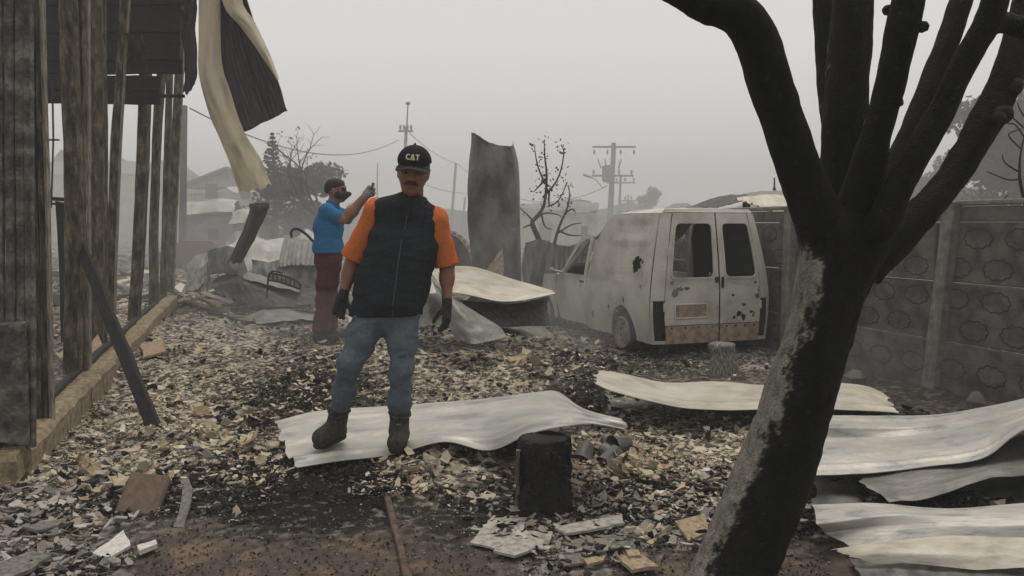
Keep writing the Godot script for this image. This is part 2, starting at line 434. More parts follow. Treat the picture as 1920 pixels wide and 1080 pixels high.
const GX0 := -6.5
const GZ0 := -15.0
const GS := 13.0
func ground() -> void:
	var S := 1300
	var n1 := FastNoiseLite.new(); n1.seed = 5; n1.frequency = 0.012; n1.fractal_octaves = 5; n1.fractal_gain = .6
	var n2 := FastNoiseLite.new(); n2.seed = 9; n2.frequency = 0.11; n2.fractal_octaves = 3; n2.fractal_gain = .7
	var a := n1.get_image(S, S).get_data(); var b := n2.get_image(S, S).get_data()
	n1.seed = 77; n1.frequency = .03
	var c := n1.get_image(S, S).get_data()
	var out := PackedByteArray(); out.resize(S * S * 3)
	var nzc := FastNoiseLite.new(); nzc.seed = 41; nzc.frequency = 1.6; nzc.fractal_octaves = 4; nzc.fractal_gain = .6
	var K := 10
	var lut := PackedByteArray(); lut.resize(4096)
	for i in 4096:
		lut[i] = int(clampf(Color(i / 4095.0, 0, 0).linear_to_srgb().r * 255.0 + .5, 0, 255))
	for j in S / K:
		for i in S / K:
			var x := GX0 + GS * (i + .5) * K / S; var z := GZ0 + GS * (j + .5) * K / S
			var q := pix(Vector3(x, 0, minf(z, -1.5)))
			var wc := zone(CREAM, q); var wb := zone(BLACK, q); var wr := zone(BROWN, q); var wg := zone(GREY, q)
			for dj in K:
				for di in K:
					var o := (j * K + dj) * S + i * K + di
					var m := a[o] / 255.0; var f := b[o] / 255.0; var h := c[o] / 255.0
					var col := Vector3(.055, .05, .044).lerp(Vector3(.30, .272, .23), clampf((f - .42) * 3.2 + (m - .5), 0, 1))
					col = col.lerp(Vector3(.24, .228, .21), wg * clampf((h + f * .5 - .68) * 4.0, 0, 1))
					col = col.lerp(Vector3(.070, .056, .048).lerp(Vector3(.15, .098, .068), clampf((h - .5) * 4, 0, 1)), clampf(wr * 1.3 + (m - .5) * 1.2 - .1, 0, 1) * clampf(1.15 - wb * 1.2, 0, 1) * (.75 + .25 * f))
					col = col.lerp(Vector3(.50, .44, .34), clampf(wc * clampf((f + h * .6 - .74) * 4.5, 0, 1), 0, 1))
					col = col.lerp(Vector3(.018, .0175, .017), clampf((nzc.get_noise_2d(GX0 + GS * (i * K + di) / S, GZ0 + GS * (j * K + dj) / S) - .08) * 5.0, 0, 1) * .6 * clampf(1.2 - wr, 0, 1) * clampf(1.3 - wc, 0, 1))
					col = col.lerp(Vector3(.013, .013, .0125), clampf(wb * clampf((1.15 - f - .25 * h) * 2.2, 0, 1), 0, 1))
					out[o * 3] = lut[int(col.x * 4095)]; out[o * 3 + 1] = lut[int(col.y * 4095)]; out[o * 3 + 2] = lut[int(col.z * 4095)]
	var im := Image.create_from_data(S, S, false, Image.FORMAT_RGB8, out)
	im.generate_mipmaps()
	var m := mat(ImageTexture.create_from_image(im), .95, {"spec": .2})
	var xs := []; var zs := []
	for v in [-75, -62, -50, -40, -32, -26, -20, -16, -12, -9]: xs.append(float(v))
	for i in 271: xs.append(-6.75 + i * .05)
	for v in [9, 12, 16, 20, 26, 32, 40, 50, 62, 75]: xs.append(float(v))
	for v in [-75, -66, -58, -50, -42, -36, -31, -26, -22, -19, -17]: zs.append(float(v))
	for i in 251: zs.append(-15.5 + i * .05)
	for v in [-2.6, -1.5, 0, 3, 8, 14]: zs.append(float(v))
	var mb := MB.new()
	for z in zs:
		for x in xs:
			var near: bool = absf(x) < 6.8 and z > -15.6 and z < -2.9
			var y := gy(x, z) - 0.012
			if near:
				var q := pix(Vector3(x, 0, z))
				var soft := clampf(1.0 - zone(BROWN, q), 0.25, 1.0)
				y += soft * (nzf.get_noise_2d(x * 34, z * 34) * .022 + nzf.get_noise_2d(x * 90, z * 90 + 50) * .018)
				y += zone(CREAM, q) * .02
			mb.vert(Vector3(x, y, z), Vector2((x - GX0) / GS, (z - GZ0) / GS))
	var W := xs.size()
	for j in zs.size() - 1:
		for i in W - 1:
			var q := j * W + i
			mb.quad(q, q + 1, q + W + 1, q + W)
	setting("ground", mb, m, "burnt ground of ash, soot and brown soil")

# a flake with an uneven outline, curled
func flake(sd: int, sides: int, curl: float, thick: float, aspect := .7) -> MB:
	var mb := MB.new()
	var r := RandomNumberGenerator.new(); r.seed = sd
	var rim := []; var n := sides
	for k in n:
		var a := TAU * (k + r.randf_range(-.3, .3)) / n
		var q := r.randf_range(.62, 1.0)
		rim.append(Vector2(cos(a) * q, sin(a) * q * aspect) * .5)
	var up := func(p: Vector2, s: float) -> Vector3: return Vector3(p.x, s * thick * .5 + curl * (p.x * p.x * 1.6 - p.y * .3), p.y)
	var top := [up.call(Vector2.ZERO, 1.0)]; var bot := [up.call(Vector2.ZERO, -1.0)]
	for p in rim:
		top.append(up.call(p, 1.0)); bot.append(up.call(p, -1.0))
	for k in n:
		var k2 := (k + 1) % n
		mb.face([top[0], top[k + 1], top[k2 + 1]])
		mb.face([bot[0], bot[k2 + 1], bot[k + 1]])
		mb.face([top[k + 1], bot[k + 1], bot[k2 + 1], top[k2 + 1]])
	return mb
func lump(sd: int) -> MB:
	var mb := MB.new()
	var r := RandomNumberGenerator.new(); r.seed = sd
	var ring := []
	for lv in [[-.3, .42], [.02, .5], [.26, .2]]:
		var a := []
		for k in 6:
			var t := TAU * (k + r.randf_range(-.25, .25)) / 6
			var q: float = lv[1] * r.randf_range(.45, 1.2)
			a.append(Vector3(cos(t) * q, lv[0] * r.randf_range(.7, 1.2), sin(t) * q * .8))
		ring.append(a)
	for i in 2:
		for k in 6:
			var k2 := (k + 1) % 6
			mb.face([ring[i][k], ring[i + 1][k], ring[i + 1][k2], ring[i][k2]])
	mb.face([ring[0][0], ring[0][1], ring[0][2], ring[0][3], ring[0][4], ring[0][5]])
	mb.face([ring[2][5], ring[2][4], ring[2][3], ring[2][2], ring[2][1], ring[2][0]])
	return mb
func scatter(called: String, label: String, mesh: Mesh, m: Material, list: Array) -> void:
	var mm := MultiMesh.new()
	mm.transform_format = MultiMesh.TRANSFORM_3D
	mm.use_colors = true
	mm.mesh = mesh
	mm.instance_count = list.size()
	for i in list.size():
		mm.set_instance_transform(i, list[i][0])
		mm.set_instance_color(i, list[i][1])
	var o := MultiMeshInstance3D.new()
	o.multimesh = mm
	o.material_override = m
	o.name = numbered(called)
	add_child(o)
	tag(o, label, "debris", "", "stuff")

func pick(cols: Array) -> Color:
	var c: Color = cols[rng.randi() % cols.size()]
	var f := rng.randf_range(.65, 1.15)
	return Color(c.r * f, c.g * f * rng.randf_range(.96, 1.03), c.b * f * rng.randf_range(.9, 1.05))
func debris() -> void:
	rng.seed = 4242
	var cream := [C(.64, .57, .45), C(.60, .51, .37), C(.68, .63, .54), C(.54, .45, .32), C(.55, .43, .31), C(.66, .61, .54), C(.45, .37, .27)]
	var grey := [C(.30, .285, .265), C(.38, .365, .34), C(.23, .22, .205), C(.46, .44, .41), C(.34, .285, .24)]
	var dark := [C(.022, .022, .021), C(.035, .034, .032), C(.012, .012, .012), C(.06, .057, .052)]
	var shapes := [flake(1, 6, .25, .07).mesh(), flake(2, 5, .55, .05).mesh(), flake(3, 7, .9, .05, .9).mesh(), flake(4, 6, .1, .1, .45).mesh(), flake(6, 5, -.5, .06, .6).mesh()]
	var lists := [[], [], [], [], []]
	var lumps := []
	var total := 0
	while total < 300000:
		# even in the picture plane down to the far end, so that near ground is not bare and far ground not wasted
		var py := 470.0 + 620.0 * pow(rng.randf(), .8)
		var px := rng.randf_range(-60, 1980)
		var g := on(px, py)
		if g.z < -17.0: continue
		total += 1
		var q := Vector2(px + nz.get_noise_2d(g.x * 160, g.z * 160) * 60.0, py + nz.get_noise_2d(g.z * 160, g.x * 160 + 90) * 22.0)
		var wc := zone(CREAM, q); var wb := zone(BLACK, q); var wr := zone(BROWN, q); var wg := zone(GREY, q)
		var clump := smoothstep(-.10, .22, nzf.get_noise_2d(g.x * 14.0, g.z * 14.0) + .5 * nzf.get_noise_2d(g.x * 45.0, g.z * 45.0))
		wc *= .35 + .85 * clump
		wg *= .45 + .7 * clump
		var all := .04 + wc * .9 + wg * .6
		if rng.randf() > all + wb * .5 - wr * .75: continue
		var s := .004 + .013 * pow(rng.randf(), 1.3) + .07 * pow(rng.randf(), 14.0) * (1.0 + wg * .4)
		var r := rng.randf() * (wc * 1.5 + wg * 1.1 + wb * .9 + .2)
		var col: Color
		var kind := 0
		if r < wc * 1.5: col = pick(cream)
		elif r < wc * 1.5 + wg * 1.1: col = pick(grey)
		else:
			col = pick(dark) if rng.randf() < .7 else pick(grey)
			kind = 1
		if rng.randf() < .07: col = pick(dark)
		s *= clampf(g.length() / 6.0, .8, 1.05)
		var b := Basis.from_euler(Vector3(rng.randfn() * .3, rng.randf() * TAU, rng.randfn() * .3)).scaled(Vector3.ONE)
		var tf := Transform3D(b * Basis.from_scale(Vector3(s * rng.randf_range(.8, 1.7), s * rng.randf_range(.7, 1.3), s)), Vector3(g.x, gy(g.x, g.z) + s * .18 + wc * .028 * rng.randf() + .004, g.z))
		if kind == 1 and rng.randf() < .8:
			tf.basis = tf.basis * Basis.from_scale(Vector3(.75, .6, .75))
			lumps.append([tf, pick(dark)])
		else: lists[rng.randi() % 5].append([tf, col])
	var m := mat(blotch(61, [C(.62, .62, .62), C(.85, .85, .85), C(1, 1, 1)], 10, [[C(.3, .29, .27), 22, .64, .06]], 256, .6), .9, {"tri": 6.0, "vc": true, "spec": .25})
	var said := ["thin curled cream and grey flakes of burnt cladding over the ground", "bent plaster splinters strewn over the ash", "strongly curled shell-like cream shards over the ash", "long narrow chips of burnt board over the ash", "upturned flakes of fibre cement over the ash"]
	for i in 5:
		scatter("debris_flakes", said[i], shapes[i], m, lists[i])
	scatter("charcoal_lumps", "black lumps of charcoal and clinker over the ground", lump(8).mesh(), m, lumps)
	# grit on the packed earth
	var grit := []
	for i in 9000:
		var g := on(rng.randf_range(240, 1560), rng.randf_range(880, 1110))
		var q := Vector2(pix(g))
		if zone(BROWN, q) < .3: continue
		var s := .004 + .011 * pow(rng.randf(), 3.0)
		grit.append([Transform3D(Basis.from_euler(Vector3(rng.randfn() * .3, rng.randf() * TAU, rng.randfn() * .3)) * Basis.from_scale(Vector3(s * 1.4, s * .8, s)), Vector3(g.x, g.y - .004, g.z)), pick(dark) if rng.randf() < .6 else pick([C(.16, .11, .08), C(.12, .1, .085), C(.3, .27, .23)])])
	scatter("grit", "fine black and brown grit over the packed earth", lump(10).mesh(), m, grit)
	# rubble farther off, seen through the smoke
	var far := []; var far2 := []
	for i in 3000:
		var d := 13.0 + 40.0 * pow(rng.randf(), 1.6)
		var x := rng.randf_range(-.62, .2) * d
		if x > -2.0 + d * .02 and rng.randf() < .5: continue
		var s := rng.randf_range(.05, .26) * (1.0 if rng.randf() < .9 else 2.2)
		var tf := Transform3D(Basis.from_euler(Vector3(rng.randfn() * .25, rng.randf() * TAU, rng.randfn() * .25)) * Basis.from_scale(Vector3(s * 2.0, s * .4, s)), Vector3(x, gy(x, -d) + s * .1, -d))
		(far if rng.randf() < .5 else far2).append([tf, pick(grey + cream) if rng.randf() < .55 else pick(dark)])
	scatter("distant_rubble", "pale and black rubble of burnt houses in the smoke behind the yard", shapes[1], m, far)
	scatter("distant_rubble", "broken black and grey lumps of rubble far behind the yard", lump(9).mesh(), m, far2)

# ---------- the burnt frame house
func left_building() -> void:
	rng.seed = 11
	var A := G(57, 838, .19); var B := G(332, 552, .33)
	var t := thing("burnt_house_frame", "charred timber stud wall of a burnt house on a mossy concrete plinth", "building frame", Vector3(A.x, 0, A.z))
	var o := t.position
	var dir := (B - A); dir.y = 0
	var L := dir.length(); dir = dir.normalized()
	var inn := Vector3(dir.z, 0, -dir.x)  # towards the house
	if inn.x > 0: inn = -inn
	# plinth: a run of cast lengths, worn on top
	var n := 5
	for i in n:
		var f0 := float(i) / n; var f1 := float(i + 1) / n
		var mb := MB.new()
		var a := A.lerp(B, f0) - o; var b := A.lerp(B, f1) - o
		var h0 := A.lerp(B, f0).y; var h1 := A.lerp(B, f1).y
		var aa := Vector3(a.x, h0 - .17, a.z) + inn * .10; var bb := Vector3(b.x, h1 - .17, b.z) + inn * .10
		beam(mb, aa, bb - dir * .004, .20, .34, 14, .012, -1.0, inn)
		obj("plinth_block", mb, M.plinth, t)
	# the return of the plinth towards the camera's left
	var mb0 := MB.new()
	var ca := A - o
	beam(mb0, Vector3(ca.x, .02, ca.z) + inn * .02 - dir * .09, Vector3(ca.x, .02, ca.z) + inn * 2.2 - dir * .09, .17, .34, 10, .01, -1.0, dir)
	obj("plinth_block", mb0, M.plinth, t)
	# studs: base x, base y, x at the picture's top, width px, pale edge, bow
	var studs := [[100, 770, 70, 13, 1, .0], [88, 770, 56, 13, 0, .0], [144, 694, 128, 27, 0, .02], [164, 690, 152, 15, 0, -.01], [173, 684, 162, 4, 1, .0], [192, 642, 183, 24, 0, .01], [212, 624, 238, 15, 1, -.02], [256, 602, 282, 19, 0, .03], [293, 577, 316, 14, 0, -.05], [310, 566, 326, 11, 0, .0], [322, 556, 346, 14, 1, .0]]
	for s in studs:
		var base := G(s[0], s[1], .25) + inn * .03
		var d := -base.z
		base.y = A.y + (B.y - A.y) * clampf((base - A).dot(dir) / L, 0, 1) - .01
		var top := P(s[2], -110, d)
		var w: float = s[3] * d / F
		var mb := MB.new()
		beam(mb, base - o, top - o, w, w * 1.1, 22, .006, w * .92, Vector3.RIGHT, s[5])
		obj("stud", mb, M.stud, t)
		if s[4]:
			mb = MB.new()
			var e := Vector3(w * .5 + .009, 0, .012)
			beam(mb, base + e - o, top + e - o, .016, .045, 22, .003, .016, Vector3.RIGHT, s[5])
			obj("batten", mb, M.stud_pale, t)
	# sheathing boards at the near corner
	for s in [[-95, -62, 905, 0], [-60, -30, 905, 1], [-27, 6, 842, 0], [10, 27, 838, 1], [29, 46, 838, 0], [47, 60, 815, 1]]:
		var d := -A.z + .02
		var mb := MB.new()
		var w: float = (s[1] - s[0]) * d / F
		var b0 := P((s[0] + s[1]) * .5 + 4, s[2], d); b0.y = A.y - .01 - .2 * float(s[2] > 900)
		beam(mb, b0 - o, P((s[0] + s[1]) * .5, -110, d) - o, w, .028 + .02 * s[3], 22, .004)
		obj("sheathing_board", mb, M.board, t)
	var mbk := MB.new()
	beam(mbk, P(24, 829, -A.z - .05) - o, P(20, 604, -A.z - .05) - o, .15, .05, 8, .008)
	obj("corner_block", mbk, M.board, t)
	# inner wall, seen between the studs: charred boards high up, and thin rods
	var ys := -70.0
	var k := 0
	while ys < 168:
		var d := 9.6 + .02 * (k % 2)
		var x1 := 342.0 + rng.randf_range(-8, 10)
		var hgt := 26.0
		if ys > 130: x1 = 300
		var mb := MB.new()
		beam(mb, P(-60, ys + hgt * .5, d) - o, P(x1, ys + hgt * .5 + (6.0 if ys > 130 else 0.0), d) - o, (hgt + 1.5) * d / F, .03, 16, .006, -1.0, Vector3.UP)
		obj("gable_board", mb, M.char_wood, t)
		ys += hgt; k += 1
	for s in [[240, 181, 345, 180, 6], [235, 172, 300, 190, 5], [60, 262, 112, 262, 3], [60, 371, 135, 374, 7], [68, 381, 132, 384, 4]]:
		var mb := MB.new()
		beam(mb, P(s[0], s[1], 9.4) - o, P(s[2], s[3], 9.4) - o, s[4] * 9.4 / F, .02, 6, .003, -1.0, Vector3.UP)
		obj("rail", mb, M.char_wood, t)
	for s in [[98, 150, 96, 390]]:
		var mb := MB.new()
		tube(mb, [P(s[0], s[1], 9.4) - o, P(s[0] + 2, 260, 9.4) - o, P(s[2], s[3], 9.4) - o], [.011, .011, .011], 6)
		obj("rod", mb, M.wire, t)
	var mbp := MB.new()
	beam(mbp, P(113, 378, 9.3) - o, Vector3(P(113, 378, 9.3).x, .1, -9.3) - o, .075, .07, 10, .008)
	obj("inner_post", mbp, M.char_wood, t)
	# eave beam and roof purlins out of sight above, which carry the hanging sheets
	var mbe := MB.new()
	beam(mbe, P(40, -120, 4.7) - o, P(345, -110, 13.2) - o, .1, .12, 12, .01, -1.0, Vector3.RIGHT)
	obj("wall_plate", mbe, M.char_wood, t)
	mbe = MB.new()
	beam(mbe, P(300, -48, 9.3) - o, P(560, -70, 7.6) - o, .09, .09, 8, .01, -1.0, Vector3.UP)
	obj("outrigger", mbe, M.char_wood, t)
	mbe = MB.new()
	beam(mbe, P(-60, -75, 9.5) - o, P(420, -62, 8.6) - o, .08, .1, 8, .01, -1.0, Vector3.UP)
	obj("rafter", mbe, M.char_wood, t)
	# ragged ends of roofing under the eave
	for s in [[[[330, 20], [352, 10], [372, -20]], [[338, 70], [352, 60], [368, 40]], [[345, 120], [358, 125], [370, 132]], [[340, 178], [352, 182], [366, 158]], 9.0], [[[330, -30], [345, -30], [362, -30]], [[340, 0], [350, 0], [360, 5]], [[345, 22], [350, 26], [356, 30]], [[352, 42], [354, 45], [357, 44]], 8.8], [[[232, 60], [250, 62], [270, 66]], [[240, 92], [258, 98], [276, 106]], [[238, 110], [262, 118], [278, 128]], [[232, 126], [262, 135], [276, 142]], 8.9]]:
		var g := []
		for r in 4:
			var row := []
			for q in s[r]: row.append(P(q[0], q[1], s[4] + .1 * r) - o)
			g.append(row)
		var mb := MB.new()
		sheet(mb, g, {"cell": Vector2(.12, .06), "off": Vector3(0, 0, 1), "crumple": .03, "ragged": .03})
		obj("torn_sheet", mb, M.metal_dark, t)
	# inside of the wall: sill plate
	var mbs := MB.new()
	beam(mbs, A + Vector3(0, .01, 0) + inn * .17 - o, B + Vector3(0, .01, 0) + inn * .17 - o, .06, .05, 20, .008, -1.0, inn)
	obj("sill_plate", mbs, M.char_wood, t)
	# the plank that leans on it
	var foot := on(291, 806); var head := P(152, 462, 6.7)
	var mbl := MB.new()
	beam(mbl, foot - foot, head - foot, .098, .045, 20, .004, .085, Vector3(1, 0, .3))
	var lp := one("leaning_plank", "long charred plank leaning against the burnt stud wall", "plank", mbl, M.char_wood)
	lp.position = foot
	# roofing that hangs from the eave: a long yellowish strip and a dark folded sheet
	var d1 := 7.9
	var g2 := []
	for r in [[[372, -60], [392, -60], [412, -60]], [[371, 60], [392, 60], [414, 50]], [[371, 130], [394, 140], [417, 120]], [[388, 205], [413, 205], [434, 178]], [[412, 262], [436, 258], [455, 240]], [[430, 310], [456, 302], [486, 292]], [[449, 366], [482, 360], [511, 349]]]:
		g2.append([P(r[0][0], r[0][1], d1 + .02), P(r[1][0], r[1][1], d1 - .07), P(r[2][0], r[2][1], d1 + .05)])
	var mb2 := MB.new()
	sheet(mb2, g2, {"cell": Vector2(.05, .012), "off": Vector3(0, 0, 1), "crumple": .02, "ragged": .01, "us": Vector2(.5, 1.6)})
	one("hanging_sheet", "long yellowed strip of roofing metal hanging from the burnt eave", "metal sheet", mb2, M.metal_yellow)
	var g3 := []
	for r in [[[392, -90], [422, -90], [450, -90]], [[396, -10], [430, -8], [464, 0]], [[402, 80], [448, 82], [494, 88]], [[416, 168], [468, 158], [522, 150]], [[444, 257], [491, 233], [539, 209]]]:
		g3.append([P(r[0][0], r[0][1], d1 + .12), P(r[1][0], r[1][1], d1 + .22), P(r[2][0], r[2][1], d1 + .08)])
	mb2 = MB.new()
	sheet(mb2, g3, {"cell": Vector2(.06, .02), "off": Vector3(0, 0, 1), "crumple": .006, "ragged": .004, "freq": Vector2(30, 30), "sharp": .6})
	one("hanging_sheet", "dark soot-blackened roofing sheet hanging beside the yellowed strip", "metal sheet", mb2, M.metal_dark)
	var g4 := []
	for r in [[[404, -70], [430, -70], [452, -70]], [[418, 10], [438, 8], [456, 4]], [[450, 50], [466, 46], [478, 42]], [[490, 105], [499, 104], [506, 101]], [[519, 150], [521, 150], [523, 149]]]:
		g4.append([P(r[0][0], r[0][1], d1 + .0), P(r[1][0], r[1][1], d1 - .03), P(r[2][0], r[2][1], d1 + .04)])
	mb2 = MB.new()
	sheet(mb2, g4, {"cell": Vector2(.1, .02), "off": Vector3(0, 0, 1), "crumple": .012, "ragged": .012, "us": Vector2(.5, 1.6)})
	one("hanging_sheet", "pale folded-over edge strip along the dark hanging roofing sheet", "metal sheet", mb2, M.metal_yellow)

# ---------- the concrete panel wall
func yard_wall() -> void:
	rng.seed = 23
	var p0 := Vector3(3.62, 0, -7.25)
	var dir := Vector3(-.30, 0, -1).normalized()  # away from the camera
	var nrm := Vector3(dir.z, 0, -dir.x)
	if nrm.x > 0: nrm = -nrm  # faces the yard
	var t := thing("concrete_panel_wall", "smoke-dark precast concrete panel wall with cloud-shaped relief rings", "wall", p0)
	var bas := Basis(dir, Vector3.UP, dir.cross(Vector3.UP))
	var ring := MB.new()
	var pts := []
	var nn := 60
	for k in nn + 1:
		var a := TAU * k / nn
		var w := 1.0 + .17 * absf(cos(a * 5.0))
		pts.append(Vector3(cos(a) * .125 * w, sin(a) * .072 * w, 0))
	var rr := []
	for k in nn + 1: rr.append(.0065)
	tube(ring, pts, rr, 4)
	var rm := ring.mesh()
	var bay := 2.05
	var H := 1.56
	for i in range(-2, 4):
		var s0 := i * bay
		# post, leaning a little along the wall
		var lean := -.2 if i == 0 else rng.randf_range(-.05, .02)
		var mb := MB.new()
		beam(mb, dir * (s0 - .02) + nrm * .055 + Vector3(0, -.1, 0), dir * (s0 + lean) + nrm * .055 + Vector3(0, H + .03, 0), .13, .12, 10, .004, .12, dir)
		obj("post", mb, M.post, t)
		if i == 3: break
		var heights := [0.0, .42, .92, 1.42, H - .012]
		for j in 4:
			var y0: float = heights[j] + (.0 if j else -.12); var y1: float = heights[j + 1] - .008
			var tip := rng.randf_range(-.014, .014)
			var cx := Vector3.ZERO + dir * (s0 + bay * .5) + nrm * tip
			var pm := MB.new()
			bbox(pm, cx + Vector3(0, (y0 + y1) * .5, 0), Vector3(bay - .02, y1 - y0, .045), bas, .008)
			var pn := obj("panel", pm, M.wall, t)
			if j == 3: continue
			var rows := 2 if j else 1
			for r in rows:
				for q in 5:
					var x := (q - 2 + (.5 if (r + j) % 2 else .0)) * .40
					if absf(x) > bay * .5 - .17: continue
					var y: float = heights[j] + (.12 if rows == 2 else .2) + r * .245
					var ro := obj("relief_ring", rm, M.ring, pn)
					ro.transform = Transform3D(bas, cx + dir * x + nrm * .022 + Vector3(0, y, 0))
		var cp := MB.new()
		bbox(cp, dir * (s0 + bay * .5) + Vector3(0, H + .012, 0), Vector3(bay - .004, .045, .10), bas, .01)
		obj("coping", cp, M.post, t)
	# wiry burnt shrub behind the wall
	var sh := thing("wiry_shrub", "bare wiry burnt shrub standing behind the concrete wall", "shrub", Vector3(5.3, 0, -8.2))
	for s in [[[1925, 470], [1921, 380], [1912, 320], [1915, 280], [1925, 240]], [[1915, 336], [1890, 337], [1866, 328], [1850, 322]], [[1910, 322], [1890, 310], [1881, 300], [1880, 290]], [[1916, 280], [1895, 260], [1893, 250], [1915, 242]], [[1920, 240], [1900, 222], [1885, 215], [1870, 205]], [[1925, 265], [1905, 235], [1890, 232]], [[1880, 382], [1884, 372], [1890, 366]], [[1925, 225], [1912, 205], [1908, 192]]]:
		var pts2 := []; var rads := []
		for q in s.size():
			pts2.append(P(s[q][0], s[q][1], 8.2) - sh.position)
			rads.append(lerpf(.022 if s.size() == 5 else .009, .005, float(q) / (s.size() - 1)))
		if s.size() == 5: pts2[0] = Vector3(.05, 0, 0)
		var mb := MB.new()
		tube(mb, pts2, rads, 6, 0.0, null, 4)
		obj("branch", mb, M.char, sh)

# ---------- what stands beyond the yard
func leafy(mb: MB, at: Vector3, size: Vector3, n: int, leaf: float, r: RandomNumberGenerator) -> void:
	for i in n:
		var u := Vector3(r.randfn(), r.randfn(), r.randfn()).normalized() * pow(r.randf(), .45)
		var lump := 1.0 + .35 * nz.get_noise_3d(u.x * 130 + at.x * 9, u.y * 130, u.z * 130)
		var p := at + u * size * lump
		var a := Vector3(r.randfn(), r.randfn(), r.randfn()).normalized() * leaf
		var b := Vector3(r.randfn(), r.randfn(), r.randfn()).normalized() * leaf
		mb.face([p - a * .5, p + b * .4, p + a * .5, p - b * .4])
func bare_tree(t: Node3D, base: Vector3, h: float, spread: float, depth: int, sd: int, rad: float, m: Material, lean := Vector3.ZERO, leaves := 0) -> void:
	var r := RandomNumberGenerator.new(); r.seed = sd
	var trunk := MB.new(); var twigs := MB.new(); var lf := MB.new()
	var todo := [[base, (Vector3.UP + lean).normalized(), h * .36, rad, 0]]
	while todo.size():
		var s: Array = todo.pop_back()
		var p: Vector3 = s[0]; var d: Vector3 = s[1]; var L: float = s[2]; var ra: float = s[3]; var lv: int = s[4]
		var pts := [p]; var rs := [ra]
		for k in 3:
			d = (d + Vector3(r.randfn(), r.randfn() * .6 + .12, r.randfn()) * .13).normalized()
			p += d * L / 3.0
			pts.append(p); rs.append(lerpf(ra, ra * .62, (k + 1) / 3.0))
		tube(trunk if lv < 2 else twigs, pts, rs, 6 if lv < 2 else 4)
		if lv < depth:
			for k in r.randi_range(2, 4 if lv < 2 else 3):
				var a := r.randf() * TAU
				var side := d.cross(Vector3(cos(a), .1, sin(a))).normalized()
				todo.append([pts[1 + r.randi() % 3] if k else p, (d + side * spread * r.randf_range(.6, 1.3)).normalized(), L * r.randf_range(.6, .85), ra * .55, lv + 1])
		elif leaves > 0 and r.randf() < .55:
			leafy(lf, p, Vector3.ONE * L * .35, leaves, L * .22, r)
	obj("trunk", trunk, m, t)
	obj("crown", twigs, m, t)
	if lf.v.size(): obj("crown", lf, m, t)
func leaf_tree(called: String, label: String, px: float, top: float, low: float, d: float, wpx: float, sd: int, cone := false, group := "") -> void:
	var r := RandomNumberGenerator.new(); r.seed = sd
	var base := P(px, 460, d); base.y = 0
	var t := thing(called, label, "tree", base, group)
	var yt := P(px, top, d).y; var yl := P(px, low, d).y; var w := wpx * d / F
	var tr := MB.new()
	tube(tr, [Vector3(0, -.1, 0), Vector3(.05, yt * .5, 0), Vector3(0, yt * .98, 0)], [.035 * yt, .022 * yt, .004 * yt], 7, .02)
	obj("trunk", tr, M.dark_tree, t)
	var cr := MB.new()
	if cone:
		var y := yl
		while y < yt:
			var f := (y - yl) / (yt - yl)
			for k in 7:
				var a := r.randf() * TAU
				var len := w * .5 * (1.05 - f) * r.randf_range(.55, 1.1)
				var dv := Vector3(cos(a), r.randf_range(.1, .45), sin(a))
				tube(cr, [Vector3(0, y, 0), Vector3(0, y, 0) + dv * len], [.012 * w, .003 * w], 4)
				for q in 10:
					leafy(cr, Vector3(0, y, 0) + dv * len * r.randf_range(.3, 1.0), Vector3.ONE * w * .05 * (1.1 - f), 2, w * .06, r)
			y += (yt - yl) * .045
	else:
		for k in 16:
			var a := r.randf() * TAU; var f := r.randf()
			var at := Vector3(cos(a) * w * .3 * r.randf(), lerpf(yl, yt * .93, f), sin(a) * w * .3 * r.randf())
			leafy(cr, at, Vector3(w * .2, (yt - yl) * .13, w * .2), 420, w * .05, r)
	obj("crown", cr, M.dark_tree, t)

